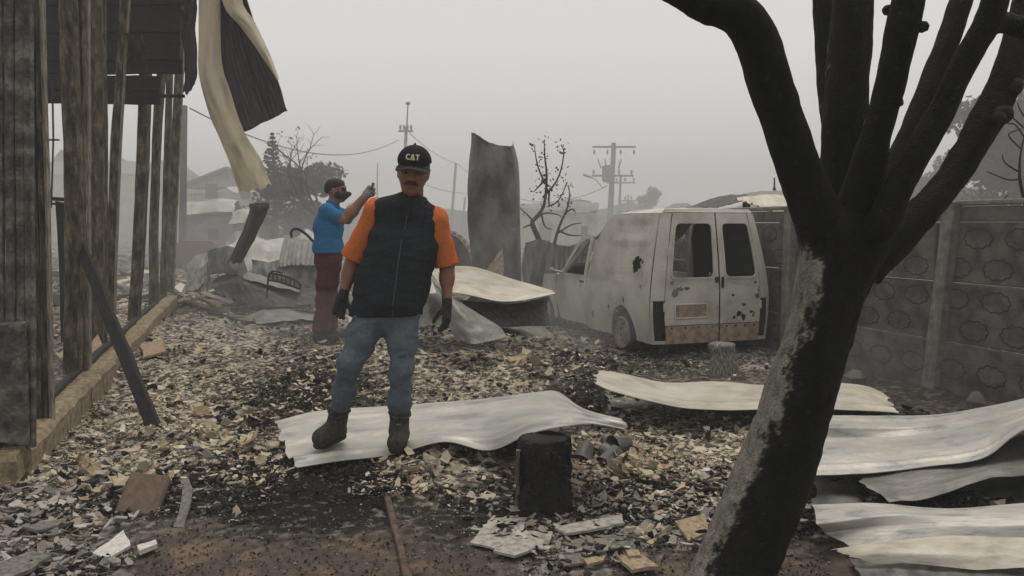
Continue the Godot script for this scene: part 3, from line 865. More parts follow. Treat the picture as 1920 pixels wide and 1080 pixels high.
func background() -> void:
	rng.seed = 31
	# ridge far off
	var mb := MB.new()
	var xs := 90
	for i in xs + 1:
		var px := -300.0 + 2500.0 * i / xs
		var hh := 1.6 + (1.6 + 3.6 * (1.0 - smoothstep(150, 620, px)) + 1.6 * smoothstep(1500, 1800, px)) * (1.0 + .5 * nz.get_noise_1d(px * .9))
		var d := 68.0
		for k in 4:
			var f: float = [0.0, .6, .9, 1.0][k]
			mb.vert(Vector3((px - 960) / F * d, -.3 + hh * f, -d - 5.0 * f))
	for i in xs:
		for k in 3:
			var q := i * 4 + k
			mb.quad(q, q + 1, q + 5, q + 4)
	setting("hills", mb, M.dark_tree, "low wooded ridge faint in the smoke")
	# house across the way
	var d := 44.0
	var h := thing("distant_house", "pale gabled house faint in the smoke beyond the rubble", "house", Vector3(P(410, 420, d).x, 0, -d))
	var o := h.position
	var wl := MB.new()
	bbox(wl, Vector3(.6, 1.5, -2.5), Vector3(5.4, 3.0, 5), Basis.IDENTITY, .02)
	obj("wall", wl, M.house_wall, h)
	var rf := MB.new()
	for s in [[P(345, 352, d) - o, P(432, 318, d) - o], [P(432, 318, d) - o, P(520, 348, d) - o]]:
		beam(rf, s[0] + Vector3(0, .05, -2), s[1] + Vector3(0, .05, -2), 5.4, .14, 3, .0, -1.0, Vector3(0, 0, 1))
	obj("roof", rf, M.metal_smoked, h)
	var gb := MB.new()
	gb.face([P(350, 352, d) - o + Vector3(0, 0, .03), P(432, 321, d) - o + Vector3(0, 0, .03), P(512, 348, d) - o + Vector3(0, 0, .03)])
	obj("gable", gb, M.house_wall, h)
	for s in [[386, 345, 408, 372], [452, 345, 470, 372]]:
		var wn := MB.new()
		var a := P(s[0], s[3], d) - o; var b := P(s[2], s[1], d) - o
		bbox(wn, (a + b) * .5 + Vector3(0, 0, .04), Vector3(b.x - a.x, b.y - a.y, .06), Basis.IDENTITY, .01)
		obj("window", wn, M.soot, h)
	# ruined huts, a wrecked car and a fence in the smoke
	var specs := [[390, 400, 90, 36, 30.0, "burnt_hut", "low burnt hut with a sagging pale roof in front of the distant house", "hut"], [470, 418, 70, 40, 27.0, "burnt_hut", "roofless burnt hut beside the distant conifer", "hut"], [150, 330, 200, 100, 60.0, "distant_shed", "long grey shed faint in smoke behind the burnt stud wall", "shed"], [720, 395, 130, 30, 60.0, "distant_shed", "low shed faint in smoke behind the two men", "shed"], [1010, 395, 120, 30, 48.0, "distant_shed", "pale low shed faint in smoke behind the thin burnt tree", "shed"], [1090, 400, 60, 26, 38.0, "distant_shed", "small shed faint in smoke between thin burnt tree and burnt van", "shed"]]
	for s in specs:
		var dd: float = s[4]
		var c := P(s[0], s[1], dd)
		var w: float = s[2] * dd / F; var hh: float = maxf(c.y, 1.0)
		var t := thing(s[5], s[6], s[7], Vector3(c.x, 0, -dd))
		var m2 := MB.new()
		bbox(m2, Vector3(0, hh * .5, -w * .3), Vector3(w, hh, w * .6), Basis.IDENTITY, .03)
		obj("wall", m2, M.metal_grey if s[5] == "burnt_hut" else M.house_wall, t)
		m2 = MB.new()
		var g := []
		for r in 3:
			var row := []
			for q in 4:
				row.append(Vector3(lerpf(-.58, .58, q / 3.0) * w, hh + [.06, .55, .05][r] * hh * .45 + rng.randf_range(-.1, .1), lerpf(.1, -.7, r / 2.0) * w))
			g.append(row)
		sheet(m2, g, {"cell": Vector2(.1, .1), "crumple": .08, "thick": .03, "ragged": .02})
		obj("roof", m2, M.metal_pale if s[5] == "burnt_hut" else M.metal_grey, t)
		m2 = MB.new()
		bbox(m2, Vector3(w * .1, hh * .45, .02), Vector3(w * .2, hh * .5, .06), Basis.IDENTITY, .01)
		obj("door", m2, M.soot, t)
	var wr := thing("wrecked_car", "dull red burnt car wreck far behind the stud wall", "car", on(375, 470) * Vector3(1, 0, 0) + P(375, 440, 25.0) * Vector3(0, 0, 1) + Vector3(-2, 0, 0))
	wr.position = Vector3(P(378, 430, 25).x, .05, -25)
	var bd := MB.new()
	var prof := PackedVector2Array([Vector2(-1.1, .2), Vector2(1.1, .2), Vector2(1.12, .48), Vector2(.85, .56), Vector2(.5, .86), Vector2(-.4, .88), Vector2(-.8, .58), Vector2(-1.12, .52)])
	plate(bd, prof, [], Vector2(.3, .2), func(q: Vector2) -> Vector3: return Vector3(q.x, q.y, 0), 1.2)
	obj("body", bd, mat(lin(.09, .045, .042), .8), wr)
	for s in [[-.75, .62], [.75, .62], [-.75, -.62], [.75, -.62]]:
		var wm := MB.new()
		lathe(wm, [Vector2(0, -.07), Vector2(.24, -.07), Vector2(.26, 0), Vector2(.24, .07), Vector2(0, .07)], 14, Vector3(s[0], .24, s[1]), Basis(Vector3.RIGHT, PI / 2))
		obj("wheel", wm, M.soot, wr)
	# trees in the smoke
	leaf_tree("conifer_tree", "pointed conifer faint in the smoke behind the pile of sheets", 515, 250, 420, 27.0, 100, 5, true)
	leaf_tree("scorched_tree", "dense scorched tree low behind the conifer", 565, 305, 445, 29.0, 200, 6)
	leaf_tree("scorched_tree", "round scorched tree behind the concrete crossarm pole", 1215, 350, 420, 60.0, 56, 7)
	leaf_tree("scorched_tree", "wide hazy tree far behind the thin burnt tree", 1075, 372, 430, 58.0, 120, 8)
	leaf_tree("scorched_tree", "tall dark hazy tree standing behind the concrete wall", 1900, 150, 440, 27.0, 330, 9)
	leaf_tree("scorched_tree", "broad hazy tree behind the wall beside the tall dark one", 1750, 290, 450, 36.0, 230, 12)
	var bt := thing("bare_tree", "bare many-branched burnt tree in the smoke behind the man in blue", "tree", Vector3(P(622, 400, 24).x, 0, -24))
	bare_tree(bt, Vector3.ZERO, 3.7, .75, 5, 77, .13, M.dark_tree, Vector3.ZERO, 5)
	var st := thing("bare_tree", "thin burnt sapling with a few crisp leaves beside the upright sheet", "tree", Vector3(P(1015, 470, 13).x, 0, -13))
	var so := st.position
	var lf := MB.new(); var rr := RandomNumberGenerator.new(); rr.seed = 3
	for s in [[[1020, 590], [1016, 500], [1012, 455], [998, 420], [1003, 410], [1020, 385], [1025, 330], [1021, 290], [1021, 262]], [[1000, 415], [988, 402], [977, 392]], [[1018, 370], [1040, 345], [1052, 318], [1057, 285], [1052, 272]], [[1022, 345], [1008, 310], [1002, 275]], [[1003, 412], [1020, 400], [1045, 402], [1056, 410]], [[1024, 335], [1010, 350], [1000, 360]], [[1030, 356], [1030, 385], [1045, 378], [1055, 362], [1062, 345]], [[1030, 500], [1040, 455], [1047, 430], [1060, 400], [1075, 392], [1079, 400]], [[1047, 432], [1065, 440], [1085, 442], [1090, 440]], [[1045, 438], [1070, 422], [1090, 418]], [[1060, 402], [1068, 370], [1066, 350]], [[1000, 420], [985, 425], [980, 428]], [[1015, 402], [1022, 425], [1036, 430]]]:
		var pts := []; var rads := []
		for q in s.size():
			pts.append(P(s[q][0], s[q][1], 13.0 + .12 * sin(q + s[0][0])) - so)
			rads.append(lerpf(.055 if s.size() > 8 else .03 if s[0][1] > 450 else .016, .006, float(q) / (s.size() - 1)))
			if s[q][1] < 400:
				leafy(lf, pts[-1], Vector3(.10, .12, .1), 8, .05, rr)
		var m3 := MB.new()
		tube(m3, pts, rads, 6, 0.0, null, 3)
		obj("branch", m3, M.dark_tree, st)
	obj("crown", lf, M.dark_tree, st)
	# poles and wires
	pole(346, 198, 372, 343, 26.0, .11, "plain wooden utility pole behind the end of the stud wall", [])
	pole(762, 238, 430, 752, 48.0, .11, "utility pole with a thin mast on top behind the man in the cap", [[0, .4]], 194)
	pole(855, 305, 430, 845, 60.0, .11, "slim pole beside the upright smoked sheet", [])
	pole(872, 370, 430, 866, 62.0, .09, "short faint pole between the upright sheet and the man in the vest", [])
	pole(1151, 268, 440, 1142, 50.0, .17, "tall crossarm power pole with transformer behind the burnt van", [[.0, 1.25], [.75, 1.2]], -1, true)
	pole(1164, 330, 430, 1160, 60.0, .10, "faint crossarm pole next to the transformer pole", [[0.1, 1.0]])
	pole(1178, 365, 430, 1176, 64.0, .08, "faintest small pole far behind the transformer pole", [[0.1, .8]])
	pole(708, 306, 430, 706, 60.0, .06, "slim faint pole behind the raised arms of the man in blue", [])
	var W := [["power line from the wooden pole to the masted pole", 356, 203, 26.0, 748, 262, 47.9, 1.1], ["power line from the masted pole towards the slim pole", 768, 250, 48.0, 856, 306, 60.0, .25], ["power line from the slim pole past the upright sheet", 857, 306, 60.0, 1140, 348, 50.0, 1.7], ["low power line between the masted pole and upright sheet", 762, 330, 48.0, 900, 360, 62.0, .4], ["power line from the transformer pole to the next pole", 1160, 300, 50.0, 1164, 335, 60.0, .2]]
	for w in W:
		var a := P(w[1], w[2], w[3]); var b := P(w[4], w[5], w[6])
		var pts := []; var rs := []
		for k in 25:
			var f := k / 24.0
			pts.append(a.lerp(b, f) - Vector3(0, w[7] * 4.0 * f * (1 - f), 0)); rs.append(.022)
		var m4 := MB.new()
		tube(m4, pts, rs, 5)
		one("power_line", w[0], "cable", m4, M.wire)
	# collapsed shed roof behind the van and the dark sheets beside it
	var rs2 := thing("collapsed_roof", "collapsed corrugated shed roof resting behind the burnt van", "roof", Vector3(3.0, 0, -12.5))
	var ro := rs2.position
	for s in [[[[1372, 372], [1440, 366], [1570, 384]], [[1405, 380], [1465, 390], [1585, 412]], [[1440, 396], [1500, 420], [1600, 440]], 9.75, "roof_sheet", M.metal_cream], [[[1390, 362], [1460, 356], [1600, 362]], [[1400, 370], [1470, 370], [1600, 378]], [[1395, 371], [1470, 372], [1600, 380]], 12.6, "roof_sheet", M.metal_grey], [[[1310, 384], [1355, 366], [1400, 362]], [[1315, 386], [1360, 370], [1402, 366]], [[1330, 392], [1365, 384], [1405, 376]], 12.2, "roof_sheet", M.metal_dark], [[[1285, 388], [1340, 372], [1372, 366]], [[1290, 390], [1345, 376], [1376, 368]], [[1300, 396], [1350, 386], [1380, 376]], 12.4, "roof_sheet", M.metal_dark]]:
		var g := []
		for r in 3:
			var row := []
			for q in s[r]: row.append(P(q[0], q[1], s[3] + 1.3 - r * .75) - ro)
			g.append(row)
		var m5 := MB.new()
		sheet(m5, g, {"cell": Vector2(.05, .025), "crumple": .03, "ragged": .02, "rib": .03 if s[5] == M.metal_cream else 0.0, "nrib": 7.0, "thick": .008})
		obj(s[4], m5, s[5], rs2)
	for s in [[1330, 392], [1400, 378], [1470, 375], [1560, 385]]:
		var m6 := MB.new()
		var tp := P(s[0], s[1], 12.6) - ro
		beam(m6, Vector3(tp.x, -.05, tp.z), tp, .09, .09, 4, .01)
		obj("post", m6, M.char_wood, rs2)
	var pin := MB.new()
	tube(pin, [P(1452, 358, 12.6) - ro, P(1452, 333, 12.6) - ro], [.014, .011], 6)
	tube(pin, [P(1452, 356, 12.6) - ro, P(1452, 352, 12.6) - ro], [.03, .02], 6)
	obj("pipe", pin, M.wire, rs2)
func pole(xt: float, top: float, low: float, xb: float, d: float, r: float, label: String, arms: Array, mast := -1.0, tr := false) -> void:
	var a := P(xt, top, d); var b := P(xb, low, d)
	b = a + (b - a) * (a.y / (a.y - b.y))
	var t := thing("utility_pole", label, "pole", b)
	var mb := MB.new()
	tube(mb, [Vector3(0, -.2, 0), a - b], [r * 1.15, r * .8], 10)
	obj("shaft", mb, M.pole, t)
	for s in arms:
		mb = MB.new()
		var y: float = a.y - .25 - s[0] * 2.2
		var x := (a.x - b.x) * y / a.y
		beam(mb, Vector3(x - s[1], y, r + .06), Vector3(x + s[1], y, r + .06), .11, .1, 2, .0, -1.0, Vector3.UP)
		var ar := obj("crossarm", mb, M.pole, t)
		for q in 4:
			mb = MB.new()
			lathe(mb, [Vector2(0, .3), Vector2(.07, .28), Vector2(.05, .2), Vector2(.08, .15), Vector2(.03, .05), Vector2(.03, 0)], 8, Vector3(x + lerpf(-s[1] + .1, s[1] - .1, q / 3.0), y + .04 - (.5 if tr and s[0] == 0.0 else 0.0), r + .06))
			obj("insulator", mb, M.pole, ar)
	if mast > 0:
		mb = MB.new()
		var p := P(xt + 3, mast, d) - b
		tube(mb, [a - b - Vector3(0, .4, 0), p], [.05, .03], 6)
		lathe(mb, [Vector2(0, .12), Vector2(.13, .05), Vector2(.13, -.05), Vector2(0, -.1)], 8, p)
		obj("mast", mb, M.pole, t)
	if tr:
		mb = MB.new()
		var y2: float = P(1148, 326, d).y
		lathe(mb, [Vector2(0, .5), Vector2(.32, .46), Vector2(.36, .4), Vector2(.36, -.4), Vector2(.3, -.48), Vector2(0, -.5)], 12, Vector3(-.08, y2, .35))
		var tn := obj("transformer", mb, M.pole, t)
		for q in [-.5, -.2, .2, .5]:
			mb = MB.new()
			tube(mb, [Vector3(q, y2 + .3, .35), Vector3(q * 1.4, y2 + .85, .35)], [.05, .03], 6)
			obj("bushing", mb, M.pole, tn)
		mb = MB.new()
		var q0 := P(1130, 352, d) - b
		tube(mb, [Vector3(-.2, y2 - .7, .1), q0, P(1118, 338, d) - b, P(1105, 331, d) - b], [.035, .03, .03, .03], 6, 0.0, null, 4)
		obj("lamp_arm", mb, M.pole, t)
		mb = MB.new()
		bbox(mb, P(1101, 330, d) - b, Vector3(.5, .12, .2), Basis(Vector3.BACK, -.35), .03)
		obj("lamp_head", mb, M.pole, t)

# ---------- the burnt van: x along its tail, y up, -z towards its nose
func van() -> void:
	rng.seed = 41
	var a := P(1222, 600, 8.8)
	var t := thing("burnt_van", "burnt-out pale delivery van with empty rear windows and rust-stained doors", "van", Vector3(a.x, -.02, a.z))
	t.rotation.y = deg_to_rad(20)
	var W := 1.46
	var inset := func(y: float) -> float: return .17 * pow(clampf((y - .62) / .95, 0, 1), 1.4) + .03 * clampf((.45 - y) / .3, 0, 1)
	# rear doors, each with its window opening and burnt holes
	var rear_z := func(y: float) -> float: return -.10 * pow(clampf((y - .66) / .9, 0, 1), 1.5)
	var rear := func(q: Vector2) -> Vector3:
		# squeeze towards the middle as the body narrows
		var i: float = inset.call(q.y)
		var x := lerpf(i, W - i, q.x / W)
		var edge := minf(q.x, W - q.x)
		return Vector3(x, q.y, rear_z.call(q.y) - .035 * pow(clampf(1.0 - edge / .2, 0, 1), 2) + .008 * sin(q.x / W * PI))
	var lh := [rrect(.215, .86, .735, 1.425, .055)]
	var rh := [rrect(.895, .86, 1.295, 1.425, .055)]
	for s in [[.26, .70, .030, .05], [.33, .74, .028, .018], [.40, .745, .03, .015], [.22, .80, .02, .02], [.70, .88, .014, .02]]:
		lh.append(blob(s[0], s[1], s[2] * 1.25, s[3] * 1.25, .45, 13, s[0] * 9))
	for s in [[1.28, .79, .022, .012], [1.33, .70, .022, .03], [1.30, .64, .025, .025], [1.12, .55, .018, .014], [1.06, .46, .032, .022], [1.12, .41, .018, .03], [1.22, .47, .026, .014], [1.245, .44, .012, .02], [1.0, .42, .014, .016], [.98, .66, .012, .012]]:
		rh.append(blob(s[0], s[1], s[2] * 1.35, s[3] * 1.35, .5, 13, s[0] * 9))
	var ld := MB.new()
	plate(ld, PackedVector2Array([Vector2(.15, .36), Vector2(.80, .36), Vector2(.80, 1.535), Vector2(.16, 1.535), Vector2(.15, 1.2)]), lh, Vector2(.08, .08), rear, .012)
	var door := obj("rear_door", ld, M.ash_paint, t)
	door.set_meta("label", "wide rear door with empty window, burnt number plate recess and rust")
	# number plate recess: a frame of lips round a rusty plate
	var pl := MB.new()
	bbox(pl, Vector3(.46, .505, .012), Vector3(.37, .125, .008), Basis.IDENTITY, .004)
	obj("number_plate", pl, M.rust, door)
	for s in [[.46, .577, .40, .018], [.46, .433, .40, .018], [.267, .505, .018, .126], [.653, .505, .018, .126]]:
		var m := MB.new()
		bbox(m, Vector3(s[0], s[1], .014), Vector3(s[2], s[3], .018), Basis.IDENTITY, .004)
		obj("plate_lip", m, M.ash_paint, door)
	var gasket := func(x0: float, y0: float, x1: float, y1: float, parent: Node) -> void:
		var m := MB.new()
		var o := rrect(x0 - .022, y0 - .022, x1 + .022, y1 + .022, .07)
		plate(m, o, [rrect(x0, y0, x1, y1, .055)], Vector2(.1, .1), func(q: Vector2) -> Vector3: return (rear.call(q) as Vector3) + Vector3(0, 0, .007), .012)
		obj("window_rim", m, M.ash_paint, parent)
	gasket.call(.215, .86, .735, 1.425, door)
	var rd := MB.new()
	plate(rd, PackedVector2Array([Vector2(.822, .36), Vector2(1.33, .36), Vector2(1.33, 1.2), Vector2(1.32, 1.535), Vector2(.822, 1.535)]), rh, Vector2(.08, .08), rear, .012)
	var door2 := obj("rear_door", rd, M.ash_paint, t)
	door2.set_meta("label", "narrow rear door with empty window and burnt-through holes")
	gasket.call(.895, .86, 1.295, 1.425, door2)
	for s in [[.15, .80, door], [.822, 1.33, door2]]:
		var m := MB.new()
		plate(m, PackedVector2Array([Vector2(s[0], .165), Vector2(s[1], .165), Vector2(s[1], .352), Vector2(s[0], .352)]), [], Vector2(.1, .08), func(q: Vector2) -> Vector3: return (rear.call(q) as Vector3) + Vector3(0, 0, .006 - .01 * absf(q.y - .26) * 4), .014)
		obj("lower_panel", m, M.rust, s[2])
		for q in 4:
			m = MB.new()
			lathe(m, [Vector2(0, .006), Vector2(.012, .004), Vector2(.014, 0)], 8, Vector3(lerpf(s[0] + .08, s[1] - .08, q / 3.0), .33, .014), Basis(Vector3.RIGHT, PI / 2))
			obj("bolt", m, M.soot, s[2])
	var hd := MB.new()
	bbox(hd, Vector3(.845, .80, .012), Vector3(.03, .12, .02), Basis.IDENTITY, .006)
	obj("handle", hd, M.soot, door2)
	var lk := MB.new()
	bbox(lk, Vector3(.77, .83, .014), Vector3(.04, .06, .02), Basis.IDENTITY, .008)
	obj("lock", lk, M.soot, door)
	for y in [.55, 1.12]:
		for x in [.145, 1.335]:
			var m := MB.new()
			var p: Vector3 = rear.call(Vector2(x, y))
			bbox(m, p + Vector3(0, 0, .008), Vector3(.025, .09, .025), Basis.IDENTITY, .006)
			obj("hinge", m, M.ash_paint, t)
	# corner pieces of the tail, with the empty lamp openings
	var sides := [[PackedVector2Array([Vector2(0, .62), Vector2(.142, .62), Vector2(.142, 1.535), Vector2(0, 1.535)]), "corner_panel"], [PackedVector2Array([Vector2(1.338, .62), Vector2(W, .62), Vector2(W, 1.535), Vector2(1.338, 1.535)]), "corner_panel"], [PackedVector2Array([Vector2(0, .165), Vector2(.142, .165), Vector2(.142, .20), Vector2(0, .20)]), "corner_foot"], [PackedVector2Array([Vector2(1.338, .165), Vector2(W, .165), Vector2(W, .20), Vector2(1.338, .20)]), "corner_foot"], [PackedVector2Array([Vector2(0, .205), Vector2(.025, .205), Vector2(.025, .615), Vector2(0, .615)]), "lamp_edge"], [PackedVector2Array([Vector2(W - .025, .205), Vector2(W, .205), Vector2(W, .615), Vector2(W - .025, .615)]), "lamp_edge"]]
	for s in sides:
		var m := MB.new()
		plate(m, s[0], [], Vector2(.04, .08), rear, .014)
		obj(s[1], m, M.ash_paint, t)
	for x in [.083, W - .075]:
		var m := MB.new()
		bbox(m, Vector3(x, .41, -.055), Vector3(.118, .41, .05), Basis.IDENTITY, .01)
		for q in 5:
			bbox(m, Vector3(x - .04 + q * .02, .41, -.028), Vector3(.006, .40, .01), Basis.IDENTITY, .002)
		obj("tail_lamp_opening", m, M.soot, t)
	# head of the tail opening
	var hp := MB.new()
	plate(hp, PackedVector2Array([Vector2(.02, 1.54), Vector2(W - .02, 1.54), Vector2(W - .06, 1.575), Vector2(.06, 1.575)]), [], Vector2(.1, .03), func(q: Vector2) -> Vector3: return (rear.call(Vector2(q.x, 1.54)) as Vector3) + Vector3(0, q.y - 1.54, -(q.y - 1.54) * .6), .012)
	obj("roof_lip", hp, M.ash_paint, t)
	# the sides
	var L := 1.58
	var arch := PackedVector2Array()
	for k in 15:
		var an := PI * k / 14.0
		arch.append(Vector2(.66 - cos(an) * .30, .165 + sin(an) * .36))
	var out := PackedVector2Array([Vector2(.0, .165)])
	out.append_array(arch)
	out.append_array(PackedVector2Array([Vector2(L, .165), Vector2(L, .78), Vector2(L - .10, 1.22), Vector2(L - .22, 1.42), Vector2(L - .40, 1.525), Vector2(.03, 1.535)]))
	var side := func(q: Vector2) -> Vector3:
		var b := .012 * sin(clampf((q.y - .2) / 1.2, 0, 1) * PI)
		var z := -q.x
		if q.x < .2: z = -q.x + (rear_z.call(q.y) as float) * (1.0 - q.x / .2) - .035 * (1.0 - q.x / .2)
		# pressed fields in the panel
		var press := 0.0
		if q.x > .16 and q.x < 1.05 and (q.y > 1.28 and q.y < 1.44 or q.y > .80 and q.y < 1.20): press = .012
		return Vector3((inset.call(q.y) as float) - b + press, q.y, z)
	var rside := func(q: Vector2) -> Vector3:
		var p: Vector3 = side.call(q)
		return Vector3(W - p.x, p.y, p.z)
	var hs := [blob(.42, .99, .10, .085, .32, 30, 3.3), blob(.30, 1.02, .03, .02, .5, 8, 1.2), blob(.98, .47, .03, .05, .5, 9, 2.2), blob(1.42, .36, .035, .06, .5, 9, 5.2), blob(.62, .58, .025, .05, .5, 9, 6.2), blob(.80, .44, .04, .02, .5, 9, 7.2), blob(.24, .75, .02, .03, .5, 8, 8.2)]
	var sm := MB.new()
	plate(sm, out, hs, Vector2(.04, .04), side, .012)
	var lp := obj("side_panel", sm, M.ash_paint, t)
	lp.set_meta("label", "ash-pale side panel with a jagged burnt hole")
	var sr := MB.new()
	plate(sr, out, [], Vector2(.08, .08), rside, .012)
	obj("side_panel", sr, M.ash_paint, t)
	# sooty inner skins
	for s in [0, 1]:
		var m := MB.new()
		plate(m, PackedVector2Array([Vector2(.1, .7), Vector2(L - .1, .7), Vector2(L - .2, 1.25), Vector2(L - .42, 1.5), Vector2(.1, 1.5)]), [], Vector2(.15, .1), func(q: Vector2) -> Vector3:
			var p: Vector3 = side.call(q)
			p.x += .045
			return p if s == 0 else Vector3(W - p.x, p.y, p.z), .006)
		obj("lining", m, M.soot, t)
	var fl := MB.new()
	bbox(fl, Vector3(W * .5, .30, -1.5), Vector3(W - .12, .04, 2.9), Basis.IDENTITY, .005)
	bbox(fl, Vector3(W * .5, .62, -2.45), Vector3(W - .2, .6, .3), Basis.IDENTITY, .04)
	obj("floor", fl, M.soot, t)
	for x in [.23, W - .23]:
		var m := MB.new()
		bbox(m, Vector3(x, .47, -.66), Vector3(.28, .32, .72), Basis.IDENTITY, .08)
		obj("wheel_box", m, M.soot, t)
	# roof
	var rf := MB.new()
	plate(rf, PackedVector2Array([Vector2(.0, .02), Vector2(1.0, .02), Vector2(1.0, 1.20), Vector2(.0, 1.20)]), [], Vector2(.07, .08), func(q: Vector2) -> Vector3:
		var i: float = .168
		var u := q.x * 2.0 - 1.0
		var drop := .055 * pow(absf(u), 3.5)
		var nose := .07 * pow(clampf((q.y - .85) / .4, 0, 1), 2)
		return Vector3(lerpf(i - .005, W - i + .005, q.x), 1.588 - drop - nose - .012 * pow(clampf(1.0 - q.y / .15, 0, 1), 2), -q.y - .09), .012)
	obj("roof", rf, M.ash_paint, t)
	# windscreen header and cab roof, lower than the box
	var cr := MB.new()
	plate(cr, PackedVector2Array([Vector2(0, 1.2), Vector2(1, 1.2), Vector2(1, 1.66), Vector2(0, 1.66)]), [], Vector2(.1, .08), func(q: Vector2) -> Vector3:
		var u := q.x * 2.0 - 1.0
		var y := lerpf(1.51, 1.285, smoothstep(1.15, 1.62, q.y))
		return Vector3(lerpf(.165 - (1.55 - y) * .12, W - .165 + (1.55 - y) * .12, q.x), y - .05 * pow(absf(u), 3), -q.y - .09), .01)
	obj("cab_roof", cr, M.ash_paint, t)
	# front door (open frame of the window), A-pillar, wing, bonnet
	for s in [0, 1]:
		var fx := func(q: Vector2) -> Vector3:
			var p := Vector3((inset.call(q.y) as float) - .012 * sin(clampf((q.y - .2) / 1.0, 0, 1) * PI), q.y, -q.x)
			return p if s == 0 else Vector3(W - p.x, p.y, p.z)
		var dm := MB.new()
		plate(dm, PackedVector2Array([Vector2(L + .015, .20), Vector2(2.42, .20), Vector2(2.50, .45), Vector2(2.48, .76), Vector2(2.38, .80), Vector2(2.0, 1.20), Vector2(1.80, 1.285), Vector2(1.60, 1.285), Vector2(L + .015, .80)]), [PackedVector2Array([Vector2(1.68, .80), Vector2(2.30, .80), Vector2(1.97, 1.15), Vector2(1.80, 1.235), Vector2(1.68, 1.235)]), blob(2.2, .5, .02, .03, .5, 8, 2.0), blob(1.75, .66, .02, .03, .5, 8, 4.0)], Vector2(.07, .07), fx, .012)
		var fd := obj("front_door", dm, M.ash_paint, t)
		if s == 0:
			var mm := MB.new()
			beam(mm, Vector3(.01, .80, -2.33), Vector3(-.13, .83, -2.36), .02, .02, 3, .002)
			lathe(mm, [Vector2(0, .03), Vector2(.03, .02), Vector2(.03, -.02), Vector2(0, -.03)], 8, Vector3(-.14, .835, -2.36))
			obj("mirror_arm", mm, M.ash_paint, fd)
			var hn := MB.new()
			bbox(hn, Vector3(-.012, .72, -1.72), Vector3(.016, .03, .12), Basis.IDENTITY, .006)
			obj("handle", hn, M.soot, fd)
		var wm := MB.new()
		var fa := PackedVector2Array([Vector2(2.52, .22)])
		for k in 11:
			var an := PI * k / 10.0
			fa.append(Vector2(2.90 - cos(an) * .29, .18 + sin(an) * .34))
		fa.append_array(PackedVector2Array([Vector2(3.45, .2), Vector2(3.48, .62), Vector2(3.3, .72), Vector2(2.52, .78)]))
		plate(wm, fa, [], Vector2(.1, .1), fx, .012)
		obj("wing", wm, M.ash_paint, t)
	var bn := MB.new()
	plate(bn, PackedVector2Array([Vector2(.03, 2.45), Vector2(W - .03, 2.45), Vector2(W - .05, 3.45), Vector2(.05, 3.45)]), [], Vector2(.12, .12), func(q: Vector2) -> Vector3: return Vector3(q.x, .80 - .14 * pow((q.y - 2.45) / 1.0, 2) - .05 * pow(absf(q.x / W * 2 - 1), 3), -q.y), .01)
	obj("bonnet", bn, M.ash_paint, t)
	var fr := MB.new()
	bbox(fr, Vector3(W * .5, .42, -3.46), Vector3(W - .06, .44, .05), Basis.IDENTITY, .02)
	obj("nose_panel", fr, M.ash_paint, t)
	for x in [.09, W - .09]:
		var m := MB.new()
		beam(m, Vector3(x, .79, -2.44), Vector3(x + (.05 if x < .5 else -.05), 1.28, -1.72), .05, .05, 6, .002)
		obj("windscreen_pillar", m, M.ash_paint, t)
	# seats
	for x in [.42, 1.02]:
		var m := MB.new()
		bbox(m, Vector3(x, .50, -1.95), Vector3(.42, .14, .42), Basis.IDENTITY, .04)
		bbox(m, Vector3(x, .80, -1.76), Vector3(.40, .52, .10), Basis(Vector3.RIGHT, .12), .04)
		bbox(m, Vector3(x - .07, 1.12, -1.71), Vector3(.13, .14, .06), Basis(Vector3.RIGHT, .12), .03)
		bbox(m, Vector3(x + .08, 1.12, -1.71), Vector3(.13, .14, .06), Basis(Vector3.RIGHT, .12), .03)
		obj("seat", m, M.seat, t)
	# wheels: bare rims, the tyres burnt away to wire and ash
	for s in [[.07, -.66], [W - .07, -.66], [.07, -2.90], [W - .07, -2.90]]:
		var w := Node3D.new()
		w.name = "wheel"
		t.add_child(w, true)
		w.position = Vector3(s[0], .215, s[1])
		w.rotation = Vector3(0, 0, PI / 2 if s[0] < .5 else -PI / 2)
		var m := MB.new()
		lathe(m, [Vector2(.17, .085), Vector2(.185, .07), Vector2(.17, .05), Vector2(.15, .0), Vector2(.17, -.06), Vector2(.185, -.075), Vector2(.15, -.075)], 24)
		lathe(m, [Vector2(0, .045), Vector2(.045, .05), Vector2(.055, .03), Vector2(.09, .015), Vector2(.13, .035), Vector2(.168, .06)], 24)
		obj("rim", m, M.rust, w)
		m = MB.new()
		for k in 10:
			var an := TAU * k / 10.0
			lathe(m, [Vector2(0, .004), Vector2(.016, .002), Vector2(.018, -.003)], 8, Vector3(cos(an) * .115, .032, sin(an) * .115))
		obj("rim_holes", m, M.soot, w)
		m = MB.new()
		lathe(m, [Vector2(.18, .07), Vector2(.212, .06), Vector2(.22, 0), Vector2(.212, -.06), Vector2(.18, -.07)], 24, Vector3.ZERO, Basis.IDENTITY, .25)
		obj("tyre_remains", m, M.soot, w)

# rows of [px, py, height] on the yard -> points relative to o
func gridG(rows: Array, o: Vector3) -> Array:
	var g := []
	for r in rows:
		var a := []
		for q in r: a.append(G(q[0], q[1], q[2]) - o)
		g.append(a)
	return g
# rows of [px, py, depth]
func gridP(rows: Array, o: Vector3) -> Array:
	var g := []
	for r in rows:
		var a := []
		for q in r: a.append(P(q[0], q[1], q[2]) - o)
		g.append(a)
	return g
func put_sheet(label: String, grid: Array, m: Material, o := {}) -> MeshInstance3D:
	var c := Vector3.ZERO
	for r in grid:
		for q in r: c += q
	c /= grid.size() * grid[0].size()
	for r in grid:
		for k in r.size(): r[k] -= c
	var mb := MB.new()
	sheet(mb, grid, o)
	var n := one("metal_sheet", label, "metal sheet", mb, m)
	n.position = c
	return n

